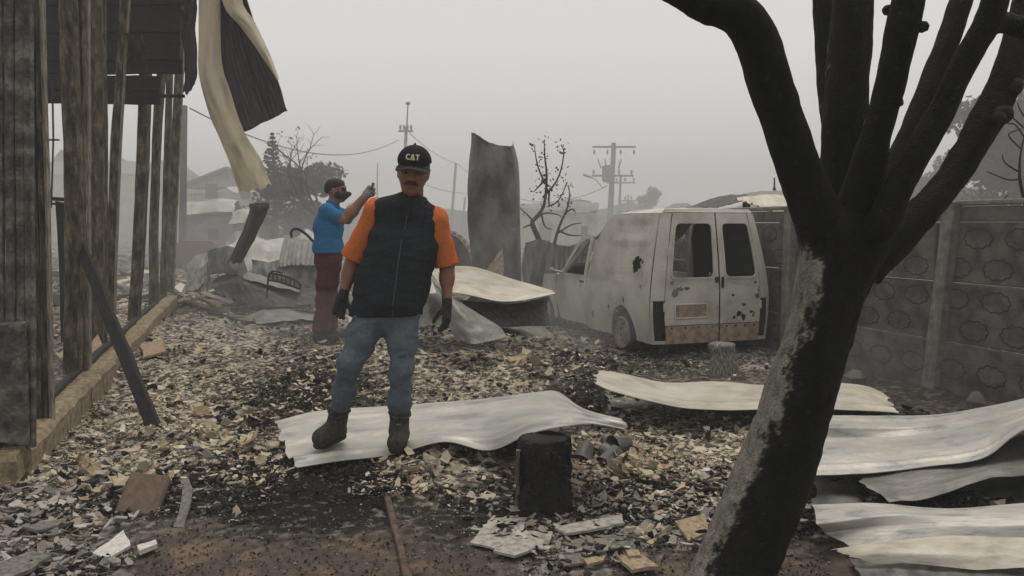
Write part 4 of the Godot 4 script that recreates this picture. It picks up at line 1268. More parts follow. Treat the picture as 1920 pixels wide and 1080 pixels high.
func sheets() -> void:
	rng.seed = 51
	var Z := Vector3.ZERO
	# under the walking man, its end up on the charred stump
	put_sheet("pale sheet under the walking man's boots, one end on the charred stump", gridG([
		[[515, 786, .15], [600, 768, .10], [700, 761, .08], [790, 757, .09], [900, 747, .12], [1000, 733, .19], [1045, 731, .24], [1095, 764, .36], [1178, 789, .38]],
		[[518, 812, .12], [610, 800, .07], [705, 793, .06], [800, 786, .08], [905, 776, .13], [1010, 760, .27], [1060, 764, .34], [1110, 780, .40], [1178, 794, .40]],
		[[528, 846, .08], [620, 836, .055], [715, 828, .055], [815, 815, .10], [915, 812, .13], [1005, 787, .35], [1075, 782, .41], [1125, 791, .42], [1179, 800, .40]],
		[[546, 874, .03], [640, 862, .05], [738, 852, .06], [832, 828, .13], [916, 846, .10], [1000, 812, .37], [1078, 797, .42], [1130, 798, .42], [1178, 806, .39]]], Z), M.metal_pale, {"cell": Vector2(.012, .02), "crumple": .018, "freq": Vector2(70, 26), "us": Vector2(2.4, 1.2), "rib": .022, "nrib": 3.0, "sharp": .5})
	# beyond the tree trunk
	put_sheet("long pale sheet lying between the tree trunk and the burnt van", gridG([
		[[1112, 690, .30], [1170, 700, .25], [1250, 716, .17], [1340, 715, .16], [1440, 722, .14], [1540, 718, .17], [1620, 722, .15], [1668, 742, .12]],
		[[1103, 702, .32], [1165, 720, .26], [1260, 738, .19], [1350, 742, .17], [1440, 746, .16], [1545, 746, .16], [1630, 750, .14], [1680, 762, .12]],
		[[1104, 716, .33], [1160, 737, .30], [1265, 762, .22], [1355, 768, .19], [1440, 768, .18], [1550, 768, .16], [1640, 772, .13], [1700, 778, .11]]], Z), M.metal_cream, {"cell": Vector2(.016, .045), "crumple": .012, "ragged": .02, "us": Vector2(2.6, .7), "rib": 0.014, "nrib": 2.0})
	put_sheet("dark grey sheet poking out beneath the long pale sheet by the tree", gridG([[[1130, 735, .05], [1280, 755, .06], [1440, 762, .05], [1600, 768, .05]], [[1150, 762, .03], [1280, 784, .03], [1440, 792, .03], [1600, 790, .03]]], Z), M.metal_smoked, {"cell": Vector2(.03, .1), "crumple": .03})
	# the heap of sheets right of the tree
	put_sheet("wide pale sheet curling up towards the concrete wall, topmost of the heap", gridG([
		[[1490, 778, .12], [1580, 776, .13], [1700, 778, .14], [1795, 772, .19], [1920, 746, .33], [2120, 690, .52]],
		[[1490, 800, .15], [1580, 798, .16], [1690, 800, .13], [1800, 790, .20], [1930, 762, .36], [2130, 700, .55]],
		[[1500, 822, .09], [1600, 822, .09], [1710, 818, .10], [1815, 803, .20], [1930, 776, .36], [2130, 715, .55]],
		[[1505, 850, .17], [1610, 846, .17], [1720, 842, .18], [1830, 826, .24], [1930, 782, .38], [2130, 725, .57]],
		[[1512, 892, .12], [1620, 886, .13], [1735, 874, .16], [1842, 860, .20], [1930, 802, .36], [2130, 742, .55]]], Z), M.metal_pale, {"cell": Vector2(.014, .016), "crumple": .020, "freq": Vector2(60, 30), "us": Vector2(2.2, 1.2), "rib": .012, "nrib": 5.0, "sharp": .75})
	put_sheet("dull grey sheet sticking out from under the wide curling sheet", gridG([
		[[1590, 872, .10], [1700, 862, .12], [1830, 845, .14], [1930, 812, .2], [2130, 780, .3]],
		[[1610, 900, .10], [1700, 898, .13], [1830, 872, .16], [1930, 852, .2], [2130, 820, .3]],
		[[1668, 942, .06], [1740, 934, .10], [1850, 897, .15], [1930, 892, .18], [2130, 870, .28]]], Z), M.metal_grey, {"cell": Vector2(.02, .06), "crumple": .015, "ragged": .015})
	put_sheet("sooty sheet lying under the dull grey sheet, shade of the gap put into its colour", gridG([
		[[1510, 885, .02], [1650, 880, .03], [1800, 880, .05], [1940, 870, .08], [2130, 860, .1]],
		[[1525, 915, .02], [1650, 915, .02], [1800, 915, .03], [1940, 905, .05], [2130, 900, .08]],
		[[1515, 948, .015], [1650, 952, .015], [1800, 958, .015], [1940, 952, .02], [2130, 950, .04]]], Z), M.metal_smoked, {"cell": Vector2(.03, .06), "crumple": .03})  # smoked material partly paints the shade in the gap between the sheets
	put_sheet("pale grey sheet with a turned-up back edge by the tree's foot", gridG([
		[[1522, 945, .13], [1640, 944, .13], [1780, 953, .12], [1930, 944, .14], [2150, 930, .2]],
		[[1530, 977, .15], [1650, 966, .14], [1790, 968, .12], [1930, 966, .14], [2150, 950, .2]],
		[[1545, 993, .09], [1655, 985, .10], [1790, 985, .10], [1930, 985, .12], [2150, 975, .18]],
		[[1606, 1030, .03], [1690, 1022, .045], [1800, 1014, .05], [1930, 1012, .07], [2150, 1010, .12]]], Z), M.metal_pale, {"cell": Vector2(.016, .03), "crumple": .016, "freq": Vector2(60, 30), "ragged": .004, "us": Vector2(2.2, 1.4), "sharp": .85})
	put_sheet("yellowed strip of sheet lapping over the pale grey sheet by the tree's foot", gridG([
		[[1556, 1029, .11], [1680, 1012, .11], [1800, 1006, .11], [1930, 1003, .12], [2150, 1000, .17]],
		[[1590, 1040, .09], [1690, 1036, .09], [1810, 1040, .09], [1930, 1036, .10], [2150, 1036, .15]],
		[[1640, 1053, .06], [1720, 1056, .055], [1820, 1068, .05], [1930, 1064, .06], [2150, 1070, .1]]], Z), M.metal_cream, {"cell": Vector2(.016, .06), "crumple": .014, "freq": Vector2(90, 20), "ragged": .01, "us": Vector2(2.2, .7), "sharp": .7})
	put_sheet("scorched sheet beneath the yellowed strip, shade under the strip put into its colour", gridG([
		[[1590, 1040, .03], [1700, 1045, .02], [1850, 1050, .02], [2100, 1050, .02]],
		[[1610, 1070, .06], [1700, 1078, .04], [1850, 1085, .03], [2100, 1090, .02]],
		[[1640, 1120, .01], [1720, 1130, .01], [1870, 1130, .01], [2100, 1130, .01]]], Z), M.metal_smoked, {"cell": Vector2(.03, .08), "crumple": .03})  # darker than plain grey metal, partly standing in for shade beneath the strip
	# behind the walking man
	put_sheet("cream sheet propped flat in front of the tall upright sheet", gridP([
		[[770, 512, 9.5], [872, 498, 9.5], [955, 520, 9.3], [1040, 546, 9.0]],
		[[780, 535, 9.0], [868, 524, 9.0], [955, 540, 8.9], [1040, 548, 8.85]],
		[[790, 552, 8.5], [862, 550, 8.5], [950, 566, 8.5], [1042, 550, 8.7]]], Z), M.metal_cream, {"cell": Vector2(.025, .06), "crumple": .012, "rib": .012, "nrib": 3.0})
	put_sheet("dented grey sheet slumped to the ground below the cream sheet", gridP([
		[[800, 500, 8.2], [815, 540, 8.0], [830, 580, 7.85], [852, 634, 7.7]],
		[[830, 540, 8.1], [860, 575, 7.85], [880, 610, 7.7], [892, 645, 7.55]],
		[[846, 558, 8.3], [900, 590, 8.1], [936, 612, 7.95], [952, 632, 7.8]]], Z), M.metal_grey, {"cell": Vector2(.05, .08), "crumple": .05, "off": Vector3(0, .3, 1)})
	put_sheet("small crumpled flap half buried in yellow ash near the van", gridG([
		[[935, 604, .22], [985, 602, .2], [1022, 610, .16]],
		[[942, 612, .2], [1000, 618, .17], [1040, 634, .12]],
		[[955, 630, .05], [1000, 640, .07], [1035, 642, .06]]], Z), M.metal_grey, {"cell": Vector2(.07, .08), "crumple": .04})
	put_sheet("buckled dark sheet under the cream sheet", gridP([
		[[860, 562, 8.9], [910, 566, 8.9], [960, 568, 8.9], [1030, 556, 9.0]],
		[[880, 580, 8.7], [920, 590, 8.7], [970, 590, 8.75], [1030, 585, 8.9]],
		[[900, 610, 8.6], [930, 614, 8.6], [980, 612, 8.7], [1040, 612, 8.8]]], Z), M.metal_dark, {"cell": Vector2(.05, .08), "crumple": .06, "off": Vector3(0, .3, 1)})
	put_sheet("tall smoked sheet standing upright with a torn top", gridP([
		[[884, 246, 10.2], [896, 250, 10.0], [918, 266, 9.9], [940, 270, 9.9], [958, 272, 10.0], [962, 264, 10.25]],
		[[877, 330, 10.25], [893, 320, 10.0], [918, 318, 9.88], [945, 318, 9.9], [968, 318, 10.05], [973, 318, 10.3]],
		[[875, 410, 10.25], [895, 410, 10.0], [920, 405, 9.88], [948, 405, 9.9], [970, 405, 10.1], [975, 405, 10.35]],
		[[882, 480, 10.2], [900, 490, 9.95], [925, 490, 9.85], [950, 490, 9.9], [972, 490, 10.1], [977, 490, 10.35]],
		[[895, 600, 10.1], [908, 610, 9.95], [928, 615, 9.85], [952, 615, 9.9], [974, 612, 10.1], [980, 605, 10.3]]], Z), M.metal_smoked, {"cell": Vector2(.05, .025), "off": Vector3(0, 0, 1), "crumple": .035, "ragged": .01, "freq": Vector2(160, 190), "us": Vector2(.7, 1.6)})
	put_sheet("rusty brown torn sheet leaning against the tall upright sheet", gridP([
		[[943, 464, 9.7], [944, 478, 9.7], [946, 500, 9.65]],
		[[922, 490, 9.55], [930, 505, 9.55], [944, 530, 9.5]],
		[[902, 518, 9.45], [920, 540, 9.4], [948, 570, 9.4]]], Z), mat(blotch(71, [C(.10, .085, .07), C(.22, .18, .14), C(.34, .30, .25)], 6, [], 256, .6), .85, {"uv": Vector3(1, 1, 1)}), {"cell": Vector2(.1, .1), "off": Vector3(0, 0, 1), "crumple": .03, "ragged": .02})
	put_sheet("grey sheet leaning edge-on beside the tall upright sheet", gridP([
		[[985, 455, 11.0], [1010, 448, 11.2], [1032, 452, 11.3]],
		[[978, 500, 10.9], [1000, 520, 11.0], [1020, 520, 11.2]],
		[[985, 560, 10.8], [1000, 600, 10.8], [1010, 600, 11.0]]], Z), M.metal_grey, {"cell": Vector2(.1, .08), "off": Vector3(0, 0, 1), "crumple": .05})
	put_sheet("smoked sheet fence panel behind the thin sapling", gridP([
		[[1020, 452, 11.8], [1060, 460, 12.0], [1105, 462, 12.2]],
		[[1015, 520, 11.7], [1060, 520, 11.9], [1100, 520, 12.1]],
		[[1010, 600, 11.6], [1055, 600, 11.8], [1100, 600, 12.0]]], Z), M.metal_smoked, {"cell": Vector2(.08, .08), "off": Vector3(0, 0, 1), "crumple": .03, "rib": .03, "nrib": 1.0})
	put_sheet("black sheet with a raised edge behind the van's cab", gridP([
		[[1060, 464, 12.6], [1095, 450, 12.9], [1135, 438, 13.2]],
		[[1068, 468, 12.4], [1100, 458, 12.6], [1140, 450, 12.9]],
		[[1080, 476, 12.0], [1110, 470, 12.2], [1150, 466, 12.4]]], Z), M.metal_dark, {"cell": Vector2(.08, .1), "crumple": .03})

func arc_pts(a: Vector3, b: Vector3, c: Vector3, n := 10) -> Array:
	var o := []
	for k in n + 1:
		var f := float(k) / n
		o.append(a.lerp(b, f).lerp(b.lerp(c, f), f))
	return o
# the far heap left of the man in blue
func pile() -> void:
	rng.seed = 57
	var Z := Vector3.ZERO
	put_sheet("narrow dark strip standing up out of the far heap", gridP([
		[[466, 382, 11.6], [482, 380, 11.5], [507, 378, 11.6]],
		[[466, 396, 11.6], [480, 398, 11.48], [500, 400, 11.6]],
		[[450, 440, 11.8], [464, 444, 11.7], [480, 446, 11.8]],
		[[424, 494, 12.2], [438, 496, 12.1], [452, 496, 12.2]]], Z), M.metal_dark, {"cell": Vector2(.1, .04), "off": Vector3(0, 0, 1), "crumple": .02, "ragged": .02})
	put_sheet("black upright-folded sheet at the front of the far heap", gridP([
		[[386, 470, 12.6], [410, 464, 12.6], [432, 462, 12.6], [456, 470, 12.7]],
		[[388, 492, 12.3], [410, 494, 12.2], [434, 492, 12.2], [460, 496, 12.4]],
		[[384, 516, 12.1], [412, 512, 12.0], [440, 516, 12.0], [470, 522, 12.2]]], Z), M.metal_dark, {"cell": Vector2(.06, .06), "crumple": .06, "off": Vector3(0, .4, 1), "sharp": .9})
	put_sheet("long black sheet with a rolled lip along the front of the far heap", gridP([
		[[400, 520, 12.2], [440, 512, 12.2], [490, 524, 12.1], [540, 540, 12.0], [605, 538, 12.0]],
		[[392, 534, 11.9], [440, 528, 11.8], [490, 542, 11.7], [545, 556, 11.7], [605, 550, 11.7]],
		[[410, 552, 11.7], [450, 562, 11.6], [500, 574, 11.5], [555, 574, 11.5], [605, 566, 11.5]]], Z), M.metal_dark, {"cell": Vector2(.03, .06), "crumple": .05, "off": Vector3(0, .5, 1), "sharp": .8})
	put_sheet("smoked sheet standing on edge behind the rolled lip of the heap", gridP([
		[[470, 486, 12.7], [500, 490, 12.6], [550, 496, 12.5], [605, 498, 12.4]],
		[[470, 508, 12.5], [505, 514, 12.3], [550, 522, 12.3], [605, 524, 12.3]],
		[[475, 530, 12.3], [510, 534, 12.2], [555, 542, 12.2], [605, 545, 12.2]]], Z), M.metal_smoked, {"cell": Vector2(.05, .06), "crumple": .07, "off": Vector3(0, .3, 1), "sharp": .9})
	put_sheet("grey slab of sheet tilted at the near end of the far heap", gridP([
		[[356, 520, 12.6], [376, 500, 12.7], [392, 486, 12.7]],
		[[346, 545, 12.0], [372, 548, 12.0], [398, 540, 12.0]]], Z), M.metal_smoked, {"cell": Vector2(.1, .1), "crumple": .05, "sharp": 1.0})
	put_sheet("pale crumpled sheet on top of the far heap", gridP([
		[[405, 480, 14.0], [450, 440, 14.5], [500, 440, 14.6], [545, 445, 14.4]],
		[[430, 500, 13.2], [470, 470, 13.5], [510, 462, 13.5], [560, 470, 13.3]],
		[[470, 510, 12.6], [500, 492, 12.8], [530, 490, 12.8], [580, 494, 12.8]]], Z), M.metal_pale, {"cell": Vector2(.05, .06), "crumple": .14, "ragged": .02})
	put_sheet("ribbed light roofing sheet on the far heap beside the man in blue", gridP([
		[[520, 500, 12.4], [530, 455, 13.4], [536, 440, 14.0]],
		[[555, 498, 12.3], [560, 460, 13.2], [562, 445, 13.9]],
		[[600, 494, 12.2], [605, 470, 13.0], [608, 460, 13.6]]], Z), M.metal_grey, {"cell": Vector2(.05, .02), "rib": .035, "nrib": 9.0, "crumple": .02})
	put_sheet("light grey curled sheet inside the front of the far heap", gridP([
		[[455, 505, 12.3], [490, 515, 12.2], [525, 528, 12.1], [565, 540, 12.0]],
		[[455, 520, 11.9], [490, 530, 11.8], [525, 540, 11.7], [562, 548, 11.6]]], Z), M.metal_grey, {"cell": Vector2(.06, .2), "crumple": .04})
	put_sheet("grey flat sheet lying against the left end of the far heap", gridP([
		[[345, 495, 13.5], [375, 472, 13.8], [392, 466, 13.6]],
		[[350, 520, 12.8], [372, 505, 12.8], [390, 500, 12.8]],
		[[335, 548, 12.0], [365, 545, 12.0], [388, 530, 12.2]]], Z), M.metal_grey, {"cell": Vector2(.1, .08), "crumple": .08})
	put_sheet("crumpled white-grey sheet behind the arching hose", gridP([
		[[540, 470, 14.5], [560, 440, 15.0], [590, 436, 15.2], [620, 445, 15.0]],
		[[545, 490, 13.6], [570, 462, 14.0], [595, 455, 14.2], [625, 470, 14.0]]], Z), M.metal_pale, {"cell": Vector2(.06, .1), "crumple": .16, "rib": .03, "nrib": 5.0})
	put_sheet("ribbed grey sheet tipped over at the back of the far heap", gridP([
		[[420, 452, 15.5], [445, 436, 16.0], [480, 430, 16.2]],
		[[425, 478, 14.6], [455, 462, 15.0], [490, 452, 15.2]]], Z), M.metal_grey, {"cell": Vector2(.06, .06), "crumple": .1, "rib": .05, "nrib": 6.0})
	put_sheet("bent sheet lying flat in ash before the far heap", gridG([
		[[455, 590, .22], [520, 580, .25], [590, 585, .20]],
		[[465, 606, .16], [530, 600, .22], [596, 604, .16]]], Z), M.metal_grey, {"cell": Vector2(.07, .1), "crumple": .06})
	put_sheet("torn pale sheet at the boots of the man in blue", gridG([
		[[648, 588, .20], [690, 580, .24], [760, 584, .2], [800, 590, .2]],
		[[650, 604, .17], [700, 602, .22], [760, 606, .18], [800, 610, .17]]], Z), M.metal_pale, {"cell": Vector2(.06, .1), "crumple": .05, "ragged": .02})
	put_sheet("ash-grey sheet tented behind the legs of the walking man", gridP([
		[[780, 560, 9.6], [800, 530, 9.8], [830, 545, 9.6]],
		[[775, 590, 9.0], [800, 572, 9.0], [835, 580, 8.9]],
		[[770, 612, 8.5], [800, 610, 8.4], [840, 612, 8.4]]], Z), M.metal_grey, {"cell": Vector2(.08, .08), "crumple": .08, "rib": .02, "nrib": 4.0})
	# chair frame or rails, hose, planks
	var fr := thing("bent_rail_frame", "bent black metal frame with short bars on the far heap", "metal frame", P(530, 560, 11.5))
	var o := fr.position
	for s in [[[500, 560], [506, 512], [530, 512]], [[506, 512], [535, 518], [560, 530], [563, 542]], [[503, 525], [530, 530], [562, 542]]]:
		var mb := MB.new(); var pts := []; var rs := []
		for q in s:
			pts.append(P(q[0], q[1], 11.4) - o); rs.append(.013)
		tube(mb, pts, rs, 6, 0.0, null, 4)
		obj("rail", mb, M.char, fr)
	for k in 6:
		var mb := MB.new()
		tube(mb, [P(512 + k * 8, 514 + k * 2, 11.4) - o, P(512 + k * 8, 527 + k * 2.4, 11.4) - o], [.008, .008], 6)
		obj("bar", mb, M.char, fr)
	var hb := MB.new()
	var hp := [P(547, 446, 11.2), P(546, 436, 11.2), P(551, 430, 11.2), P(562, 431, 11.2), P(580, 445, 11.2), P(600, 470, 11.2), P(612, 500, 11.2)]
	var hr := []
	for q in hp: hr.append(.018)
	tube(hb, hp, hr, 8, 0.0, null, 5)
	one("black_hose", "black hose arching up from the heap behind the man in blue", "hose", hb, M.char)
	var said := ["long grey board lying in front of the far heap", "thin pale batten crossing the boards before the far heap", "dark board at the foot of the far heap", "short light board beside the boots of the man in blue", "grey board lying across the ash near the plinth's end"]
	var k2 := 0
	for s in [[335, 538, 440, 575, .14], [340, 530, 460, 562, .06], [440, 585, 540, 570, .12], [530, 588, 600, 590, .1], [350, 570, 470, 610, .12]]:
		var mb := MB.new()
		var p0 := on(s[0], s[1]) + Vector3(0, .05, 0); var p1 := on(s[2], s[3]) + Vector3(0, .04, 0)
		beam(mb, Vector3.ZERO, p1 - p0, s[4], .03, 10, .008, -1.0, Vector3.RIGHT)
		var n := one("loose_board", said[k2], "board", mb, [M.metal_grey, M.metal_pale, M.char_wood, M.stud_pale, M.stud][k2])
		n.position = p0
		k2 += 1
	# rusted dome with pale dashes along its rim
	var dm := thing("rusted_dome", "rust-red curved tank shell with a pale studded rim beside the upright sheet", "tank", P(815, 520, 14.0))
	dm.position.y = .1
	var c0 := P(818, 500, 14.0) - dm.position
	var mb2 := MB.new()
	plate(mb2, PackedVector2Array([Vector2(0, 0), Vector2(PI, 0), Vector2(PI, .8), Vector2(0, .8)]), [], Vector2(.15, .2), func(q: Vector2) -> Vector3: return c0 + Vector3(cos(q.x) * .60, sin(q.x) * .62, -q.y), .02)
	obj("shell", mb2, mat(blotch(72, [C(.06, .03, .025), C(.11, .05, .04), C(.14, .075, .06)], 6), .85, {"tri": 1.0}), dm)
	mb2 = MB.new()
	var ft := [c0 + Vector3(0, 0, -.05)]
	for k in 21: ft.append(c0 + Vector3(cos(PI * k / 20.0) * .58, sin(PI * k / 20.0) * .60, -.05))
	mb2.face(ft)
	obj("end_plate", mb2, mat(blotch(73, [C(.05, .03, .025), C(.10, .05, .04)], 6), .85, {"tri": 1.0}), dm)
	for k in 18:
		var an := PI * (k + .5) / 18.0
		var m3 := MB.new()
		bbox(m3, c0 + Vector3(cos(an) * .615, sin(an) * .635, .01), Vector3(.05, .045, .05), Basis(Vector3.BACK, an), .008)
		obj("rim_stud", m3, M.metal_cream, dm)

# ---------- the charred tree
func tree() -> void:
	rng.seed = 61
	var base := G(1372, 1118, 0.0)
	var t := thing("charred_tree", "thick charred tree with pale bark up one side and seven lopped limbs", "tree", base)
	var nb := FastNoiseLite.new(); nb.seed = 8; nb.frequency = 3.0; nb.fractal_octaves = 4; nb.fractal_gain = .65
	var d := 3.25
	var W := func(px: float, py: float, dd: float) -> Vector3: return P(px, py, dd) - base
	var colf := func(p: Vector3, r: Vector3) -> Color:
		var n := nb.get_noise_3d(p.x * 1.6, p.y * .9, p.z * 1.6)
		var fine := nb.get_noise_3d(p.x * 9.0, p.y * 4.0, p.z * 9.0)
		# the fire came from one side: bark is left on the other
		var keep := -r.x - .22 * r.z + n * .55 + .30 * fine - .58 - .75 * smoothstep(1.2, 1.42, p.y)
		if keep > .05:
			var g := .27 + fine * .20 + n * .08
			return Color(g * 1.0, g * .93, g * .82)
		if keep > -.12:  # bark singed through in flakes
			var fl := nb.get_noise_3d(p.x * 22.0, p.y * 12.0 + 9.0, p.z * 22.0)
			if fl > -keep * 2.2 - .02: return Color(.16, .147, .125) * (1.0 + fine)
			return Color(.035, .033, .03)
		var ash := nb.get_noise_3d(p.x * 14.0 + 40.0, p.y * 14.0, p.z * 14.0)
		if ash > .52: return Color(.045, .043, .04)
		return Color(.0095, .0093, .009) * (1.0 + fine * .7 + n * .8)
	var mb := MB.new()
	tube(mb, [W.call(1345, 1165, d - .03), W.call(1366, 1100, d - .02), W.call(1388, 1039, d), W.call(1433, 935, d), W.call(1472, 831, d), W.call(1503, 727, d), W.call(1537, 624, d), W.call(1562, 520, d), W.call(1582, 440, d), W.call(1592, 395, d)],
		[.20, .160, .150, .150, .140, .131, .124, .140, .165, .14], 96, .010, colf, 30, 110.0)
	var bark := mat(blotch(81, [C(.45, .45, .45), C(.8, .8, .8), C(1, 1, 1)], 18, [], 256, .7), .75, {"tri": 4.0, "vc": true, "n": relief(33, 26, 256, 9.0, .7), "ns": 1.8, "spec": .3})
	obj("trunk", mb, bark, t)
	# limbs: [px, py, depth, width px]...
	var limbs := [
		[[1566, 470, 3.24, 110], [1540, 415, 3.21, 96], [1512, 355, 3.19, 84], [1486, 278, 3.15, 79], [1444, 156, 3.10, 79], [1414, 66, 3.05, 80], [1376, 22, 3.02, 76], [1312, 0, 2.98, 70], [1252, -34, 2.94, 64], [1170, -85, 2.9, 58]],
		[[1584, 450, 3.3, 100], [1582, 330, 3.34, 84], [1584, 222, 3.36, 79], [1592, 111, 3.38, 76], [1599, 5, 3.4, 72], [1604, -130, 3.42, 68]],
		[[1576, 340, 3.5, 44], [1557, 200, 3.62, 40], [1550, 110, 3.68, 40], [1545, 5, 3.72, 38], [1540, -100, 3.76, 34]],
		[[1600, 430, 3.2, 90], [1628, 306, 3.14, 64], [1652, 222, 3.1, 54], [1679, 111, 3.06, 56], [1702, 5, 3.04, 59], [1722, -120, 3.02, 54]],
		[[1622, 440, 3.4, 64], [1668, 340, 3.46, 48], [1712, 245, 3.5, 46], [1754, 140, 3.54, 44], [1798, 17, 3.58, 40], [1832, -100, 3.6, 36]],
		[[1640, 440, 3.12, 60], [1656, 412, 3.07, 60], [1690, 340, 3.04, 52], [1758, 222, 3.02, 49], [1812, 111, 2.98, 45], [1852, 40, 2.95, 48], [1868, -10, 2.93, 46], [1885, -90, 2.9, 42]],
		[[1615, 492, 3.3, 100], [1664, 456, 3.3, 78], [1737, 389, 3.32, 57], [1784, 333, 3.35, 54], [1819, 278, 3.36, 55], [1851, 222, 3.38, 60], [1879, 167, 3.4, 60], [1906, 90, 3.42, 54], [1926, 10, 3.44, 50], [1945, -80, 3.46, 46]],
		[[1852, 46, 2.955, 40], [1880, 42, 2.98, 38], [1920, 52, 3.0, 38], [1990, 62, 3.02, 36]]]
	for l in limbs:
		var pts := []; var rs := []
		for q in l:
			pts.append(W.call(q[0], q[1], q[2])); rs.append(q[3] * .5 * q[2] / F)
		mb = MB.new()
		tube(mb, pts, rs, 44, .006, colf, 18, 110.0)
		obj("limb", mb, bark, t)
	# knots and stubs where branches were lopped
	for k in [[1880, 215, 3.32, .038], [1872, 222, 3.3, .03], [1728, 50, 3.03, .02], [1664, 18, 3.08, .018], [1686, 192, 3.06, .016], [1662, 286, 3.1, .016], [1900, 165, 3.36, .04], [1560, 372, 3.2, .02]]:
		mb = MB.new()
		var c: Vector3 = W.call(k[0], k[1], k[2])
		lathe(mb, [Vector2(0, k[3]), Vector2(k[3] * .7, k[3] * .75), Vector2(k[3], 0), Vector2(k[3] * .8, -k[3] * .8), Vector2(0, -k[3] * 1.1)], 12, c, Basis(Vector3(.3, .4, .8).normalized(), k[0]), .5)
		obj("knot", mb, M.char, t)

func stumps() -> void:
	rng.seed = 67
	var s := on(1020, 958)
	var t := thing("charred_stump", "black charred stump holding up the end of the pale sheet", "stump", s)
	var mb := MB.new()
	tube(mb, [Vector3(0, -.06, 0), Vector3(0, .05, 0), Vector3(-.005, .17, 0), Vector3(0, .28, 0), Vector3(.003, .345, 0), Vector3(.003, .37, 0), Vector3(.003, .378, 0)], [.140, .122, .114, .117, .118, .110, .05], 56, .026, null, 8, 75.0)
	obj("trunk", mb, M.char, t)
	mb = MB.new()
	for k in 150:
		var an := rng.randf() * TAU; var y := rng.randf_range(.0, .36)
		var r := lerpf(.124, .117, y / .36) + rng.randf_range(-.004, .006)
		bbox(mb, Vector3(cos(an) * r, y, sin(an) * r), Vector3(.022, rng.randf_range(.02, .055), rng.randf_range(.014, .03)), Basis(Vector3.UP, -an) * Basis(Vector3.BACK, rng.randfn() * .12), .004)
	obj("char_crust", mb, M.char, t)
	mb = MB.new()
	for k in 4:
		var p := Vector3(-.13, .04 + .06 * k, .03 + .01 * k)
		beam(mb, p, p + Vector3(.004, .1, 0), .02, .03, 3, .004)
	obj("bark", mb, M.stud, t)
	s = on(1356, 702)
	t = thing("grey_log_stump", "grey ash-covered log stump standing behind the van's rear door", "stump", s)
	mb = MB.new()
	tube(mb, [Vector3(0, -.05, 0), Vector3(0, .08, 0), Vector3(-.006, .2, 0), Vector3(-.01, .28, 0), Vector3(-.01, .30, 0)], [.140, .124, .112, .120, .06], 48, .022, null, 8, 75.0)
	obj("trunk", mb, mat(blotch(74, [C(.06, .056, .05), C(.17, .16, .14), C(.33, .31, .28)], 10, [[C(.04, .036, .032), 14, .56, .08]], 256, .6), .95, {"uv": Vector3(5, 1.4, 1), "n": M.bumpf, "ns": 1.0}), t)
	for s2 in [[1605, 722, .26, 31, "dark broken block at the foot of the concrete wall"], [1830, 768, .30, 32, "jagged dark block by the concrete wall's leaning post"]]:
		var bp := on(s2[0], s2[1])
		var bl := one("burnt_block", s2[4], "block", lump(s2[3]), M.wall)
		bl.transform = Transform3D(Basis(Vector3.UP, s2[0]) * Basis.from_scale(Vector3(s2[2], s2[2] * .85, s2[2])), bp + Vector3(0, .07, 0))

# ---------- single pieces lying about that can be told apart
func slab(label: String, called: String, pts: Array, m: Material, thick := .009, lift := 0.0, tip := 0.0, cat := "fragment", group := "", curl := 0.0) -> MeshInstance3D:
	var c := Vector3.ZERO
	var w := []
	for q in pts:
		var p := on(q[0], q[1]); w.append(p); c += p
	c /= pts.size()
	c.y = gy(c.x, c.z) + lift * .7 + thick * .5 + .004
	var o := PackedVector2Array()
	for i in w.size():
		var a := Vector2(w[i].x - c.x, w[i].z - c.z); var b := Vector2(w[(i + 1) % w.size()].x - c.x, w[(i + 1) % w.size()].z - c.z)
		for k in 4:
			var e := a.lerp(b, k / 4.0)
			if k: e += (b - a).orthogonal() * .05 * nzf.get_noise_2d(e.x * 120 + i * 9, e.y * 120)
			o.append(e)
	if Geometry2D.is_polygon_clockwise(o): o.reverse()
	var mb := MB.new()
	plate(mb, o, [], Vector2(.05, .05), func(q: Vector2) -> Vector3: return Vector3(q.x, -q.y * tip + curl * q.length_squared() + .004 * nzf.get_noise_2d(q.x * 70, q.y * 70), q.y), thick, Vector2(3, 3))
	var n := one(called, label, cat, mb, m, group)
	n.position = c
	return n
